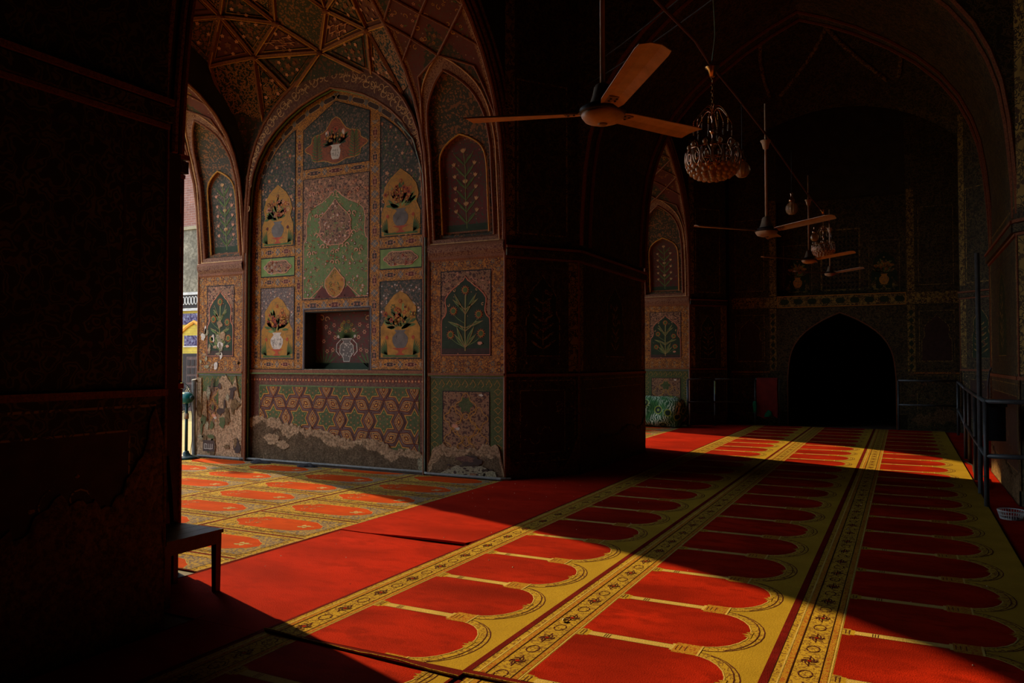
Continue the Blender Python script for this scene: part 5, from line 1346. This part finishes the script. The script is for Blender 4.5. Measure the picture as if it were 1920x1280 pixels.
for k in range(3):
    m = MB(); a0 = k*2*pi/3; vs = []
    for r_, w_ in ((.03, .3), (.1, .45), (.17, .5), (.205, .35)): vs += [o0+q @ Vector((r_*cos(a0-w_), r_*sin(a0-w_), -.018)), o0+q @ Vector((r_*cos(a0+w_), r_*sin(a0+w_), .018)), o0+q @ Vector((r_*cos(a0+w_), r_*sin(a0+w_), .015)), o0+q @ Vector((r_*cos(a0-w_), r_*sin(a0-w_), -.021))]
    fs = [(0, 1, 2, 3), (12, 15, 14, 13)]
    for i in range(3):
        for j in range(4): fs.append((i*4+j, i*4+(j+1) % 4, i*4+4+(j+1) % 4, i*4+4+j))
    m.mesh(vs, fs, 'teal'); m.build('blade', t)
m = MB(); m.tube([(.09, -.01, .84), (.12, 0, .6), (.10, .02, .3), (.05, .03, .07), (.2, .05, .03)], .005, 'cable_black', 6); m.build('power_cord', t)

# ================================================================== railings
def railing(label, P, mids, top=1.02, low=.53, r_=.02, tall=()):
    t = thing('metal_railing', label, 'railing', (P[0][0], P[0][1], 0), 0)
    O_ = Vector((P[0][0], P[0][1], 0))
    for i, p in enumerate(P+mids):
        h_ = top if i not in tall else 2.6
        m = MB(); m.tube([Vector((p[0], p[1], .006))-O_, Vector((p[0], p[1], h_))-O_], r_, 'steel_paint', 10); m.build('post', t, True)
    for i in range(len(P)-1):
        for z in (top, low):
            m = MB(); m.tube([Vector((P[i][0], P[i][1], z))-O_, Vector((P[i+1][0], P[i+1][1], z))-O_], r_, 'steel_paint', 10); m.build('rail', t, True)
    return t
railing('dark metal railing left of the far doorway, with the red cloth on it', [(-4.17, 16.6), (-3.68, 17.02), (-2.92, 17.56), (-2.42, 17.56)], [])
railing('dark metal railing in front of the end wall right of the doorway', [(-.11, 17.56), (.93, 17.56)], [])
railing('tall dark metal railing along the right pier, nearest the camera', [(.90, 16.9), (.775, 12.9), (.690, 8.68), (1.38, 8.68)], [(.735, 10.6), (.79, 12.35)], 1.02, .50, .023)
m = MB(); m.tube([(.70, 9.5, .006), (.705, 9.5, 1.6), (.70, 9.5, 2.55)], .024, 'steel_paint', 10); tag(m.build('upright_pole'), 'tall dark pole standing behind the railing corner at the right pier', 'pole')
m = MB(); m.box(.70, 8.74, .64, .86, 8.86, .985, 'black_line'); m.box(.69, 8.70, .97, .87, 8.74, 1.0, 'black_line'); tag(m.build('switch_box'), 'black box hanging on the railing corner by the right pier', 'box')
m = MB(); m.tube([(.99, 11.55, 1.32), (.965, 11.5, 1.27), (.94, 11.45, 1.1), (.945, 11.5, .9), (.975, 11.55, .75)], .012, 'grey_line', 8); tag(m.build('hose'), 'pale hose curving down the edge of the right pier', 'hose')
m = MB(); m.tube([(.72, 12.6, .02), (.80, 12.0, .02), (.76, 11.3, .02), (.86, 10.8, .02), (.84, 10.2, .02), (.80, 9.9, .02)], .008, 'cable_black', 6); tag(m.build('floor_cable'), 'black cable lying on the red carpet behind the railing', 'cable')
m = MB(); m.tube([(-3.66, 16.99, .70), (-3.66, 16.98, .80), (-3.665, 16.99, .98)], .022, 'green_line', 8); tag(m.build('bottle'), 'small pale green bottle shape tied to the railing post near the palm print bundle', 'bottle')
# cloth over the railing
def drape(name, x0, x1, y, ztop, zf, zb, mat, label, seed=1):
    m = MB(); nx = 16; rg = random.Random(seed); vs = []
    prof = [(-.035, zf)]+[(-.035, zf+(ztop-zf)*k/8) for k in range(1, 8)]+[(-.028, ztop+.01), (0, ztop+.026), (.028, ztop+.01), (.034, ztop-.1), (.035, zb)]
    for i in range(nx+1):
        x = x0+(x1-x0)*i/nx
        for j, (d, z) in enumerate(prof):
            q = max(0, (ztop-z))*.02*sin(i*1.3+seed); zz = z+(.03*sin(i*.55+seed) if j in (0, len(prof)-1) else 0)
            vs.append((x+.008*sin(j*.8), y+d-abs(q) if d < 0 else y+d+abs(q), zz))
    L_ = len(prof); n0_ = len(vs); vs += [(v[0], v[1]+(.004 if v[1] < y else -.004), v[2]-.002) for v in vs]
    fs = []
    for i in range(nx):
        for j in range(L_-1): a = i*L_+j; fs.append((a, a+1, a+L_+1, a+L_)); fs.append((n0_+a, n0_+a+L_, n0_+a+L_+1, n0_+a+1))
        fs.append((i*L_, (i+1)*L_, n0_+(i+1)*L_, n0_+i*L_)); a = i*L_+L_-1; fs.append((a, n0_+a, n0_+a+L_, a+L_))
    m.mesh(vs, fs, mat); return tag(m.build(name, smooth=True), label, 'cloth')
drape('red_cloth', -2.885, -2.45, 17.56, 1.03, .19, .35, 'red_cloth', 'dark red cloth draped over the railing left of the doorway', 1)
drape('green_cloth', -2.955, -2.895, 17.50, .52, .30, .35, 'green_cloth', 'bright green cloth corner showing left of the red cloth', 2)
m = MB(); m.slab([(-.10, 0), (.08, .02), (.05, .13), (-.01, .16), (-.06, .1)], lambda u, v, w: (-2.63+u, 17.49-w+.02*sin(u*30), .20+v), .012, 'green_cloth'); tag(m.build('green_cloth'), 'bright green cloth corner below the red cloth', 'cloth')
# big bundle under palm print cloth
m = MB(); rg = random.Random(3); n = 34; vs = []; rings = 16; x0, x1 = -5.75, -4.12
for i in range(rings+1):
    t_ = i/rings; x = x0+(x1-x0)*t_; k = (1-max(0, (abs(t_-.5)*2))**9)**.5 if abs(t_-.5)*2 < 1 else 0
    k = max(k, .12)
    for j in range(n):
        a = 2*pi*j/n; ry, rz_ = .36*k, .33*k
        c_, s_ = cos(a), sin(a); y = 16.32+ry*abs(c_)**.75*(1 if c_ > 0 else -1); z = .345+rz_*abs(s_)**.7*(1 if s_ > 0 else -1)
        w_ = .02*sin(5*a+t_*9)+.015*sin(t_*23+a*2); vs.append((x+w_, y+w_, max(.02, z+w_*.6-.03*t_)))
fs = [(i*n+j, i*n+(j+1) % n, (i+1)*n+(j+1) % n, (i+1)*n+j) for i in range(rings) for j in range(n)]+[tuple(range(n))[::-1], tuple(range(rings*n, rings*n+n))]
m.mesh(vs, fs, 'palm_cloth'); tag(m.build('bundle', smooth=True), 'big rolled bundle wrapped in green palm print cloth at the far portal pier', 'bundle')
# shallow plastic basket
t = thing('plastic_basket', 'round white slatted plastic basket on the dark carpet by the right pier', 'basket', (.83, 8.15, .009))
m = MB(); m.lathe([(.085, .003), (.087, .0)], 'white_plastic', n=28)
m.lathe([(.001, .003), (.085, .003)], 'white_plastic', n=28)
for r_, z in ((.088, .012), (.096, .04), (.105, .075)): m.tube([(r_*cos(2*pi*k/36), r_*sin(2*pi*k/36), z) for k in range(36)], .0045 if z > .07 else .003, 'white_plastic', 6, True)
for k in range(30): a = 2*pi*k/30; m.tube([(.085*cos(a), .085*sin(a), .004), (.105*cos(a), .105*sin(a), .076)], .0028, 'white_plastic', 5)
m.build('tub', t)

# ================================================================== building across the courtyard
YB = 21.2; K_ = 21.2/15.6
t = thing('courtyard_building', 'old brick and yellow tiled building seen across the sunlit courtyard', 'building', (-24.6, YB, -.5))
def bpart(name, f): m = MB(); f(m); o = m.build(name, t); o.location = (24.6, -YB, .5); return o
bx0, bx1 = -31, -22.8
bpart('brick_wall', lambda m: m.box(bx0, YB, 6.6, bx1, YB+4, 9.35, 'court_brick'))
bpart('plaster_wall', lambda m: (m.box(bx0, YB-.05, 4.1, bx1, YB+4, 6.6, 'court_plaster'), m.box(bx0, YB-.12, 6.55, bx1, YB-.05, 6.68, 'pale_plaster')))
bpart('lower_wall', lambda m: (m.box(bx0, YB, -.5, bx1, YB+4, 3.5, 'court_yellow'), m.box(bx0, YB-.04, 3.5, bx1, YB+4, 4.1, 'court_dark')))
def lattice(m):
    m.box(bx0, YB-.10, 3.38, bx1, YB-.04, 3.48, 'court_white')
    for k in range(28):
        x = bx0+3.5+k*.17
        m.tube([(x+.07*cos(a), YB-.07, 3.78+.16*sin(a)) for a in [2*pi*j/10 for j in range(10)]], .018, 'court_white', 5, True)
    m.box(bx0, YB-.10, 4.0, bx1, YB-.04, 4.1, 'court_white')
bpart('lattice_parapet', lattice)
def archp(m):
    A_ = arch(-24.55, 1.25, 1.2, 1.75)
    for r_, mt in ((.07, 'court_orange'),): m.tube([(x, YB-.03, z) for x, z in A_], r_, mt, 6)
    m.box(-27, YB-.03, 2.85, bx1, YB, 3.28, 'court_tile'); m.box(-25.1, YB-.04, 2.02, -24.0, YB, 2.42, 'court_tile'); m.box(-25.15, YB-.03, 1.97, -23.95, YB, 2.02, 'court_white')
bpart('arch_surround', archp)
def door(m):
    m.box(-25.15, YB-.06, -.5, -24.1, YB+.02, 1.72, 'court_dark'); m.box(-24.88, YB-.10, -.5, -24.15, YB-.05, 1.60, 'court_door')
    for i in range(3):
        for j in range(6): m.box(-24.83+.23*i, YB-.12, -.35+.32*j, -24.66+.23*i, YB-.10, -.12+.32*j, 'court_dark')
bpart('door', door)

# ================================================================== light and camera
sun = bpy.data.lights.new('sun', 'SUN'); so = bpy.data.objects.new('sun', sun); C.objects.link(so)
el = math.atan(.48); az = Vector((.945, -.33, 0)).normalized()
d = Vector((az.x*cos(el), az.y*cos(el), -sin(el))); so.rotation_euler = d.to_track_quat('-Z', 'Y').to_euler(); so.location = (-20, 12, 12)
sun.energy = SUN_E; sun.color = (1, .72, .30); sun.angle = R(.7)
w = bpy.data.worlds.new('sky'); bpy.context.scene.world = w; w.use_nodes = True
bg = w.node_tree.nodes['Background']; bg.inputs[0].default_value = (.74, .84, 1.0, 1); bg.inputs[1].default_value = SKY_E
f_ = 1450.; th = math.atan(735/f_); pt = math.atan(38/f_)
cam = bpy.data.cameras.new('camera'); co = bpy.data.objects.new('camera', cam); C.objects.link(co)
cam.sensor_width = 36; cam.lens = f_/1920*36; cam.clip_start = .05; cam.clip_end = 200
co.location = (0, 0, 1.4); co.rotation_euler = (pi/2+pt, 0, th)
sc = bpy.context.scene; sc.camera = co
sc.view_settings.view_transform = 'Standard'; sc.view_settings.look = 'None'; sc.view_settings.gamma = 1; sc.view_settings.use_curve_mapping = False
sc.view_settings.exposure = EXPO
sc.cycles.max_bounces = 10; sc.cycles.diffuse_bounces = 6
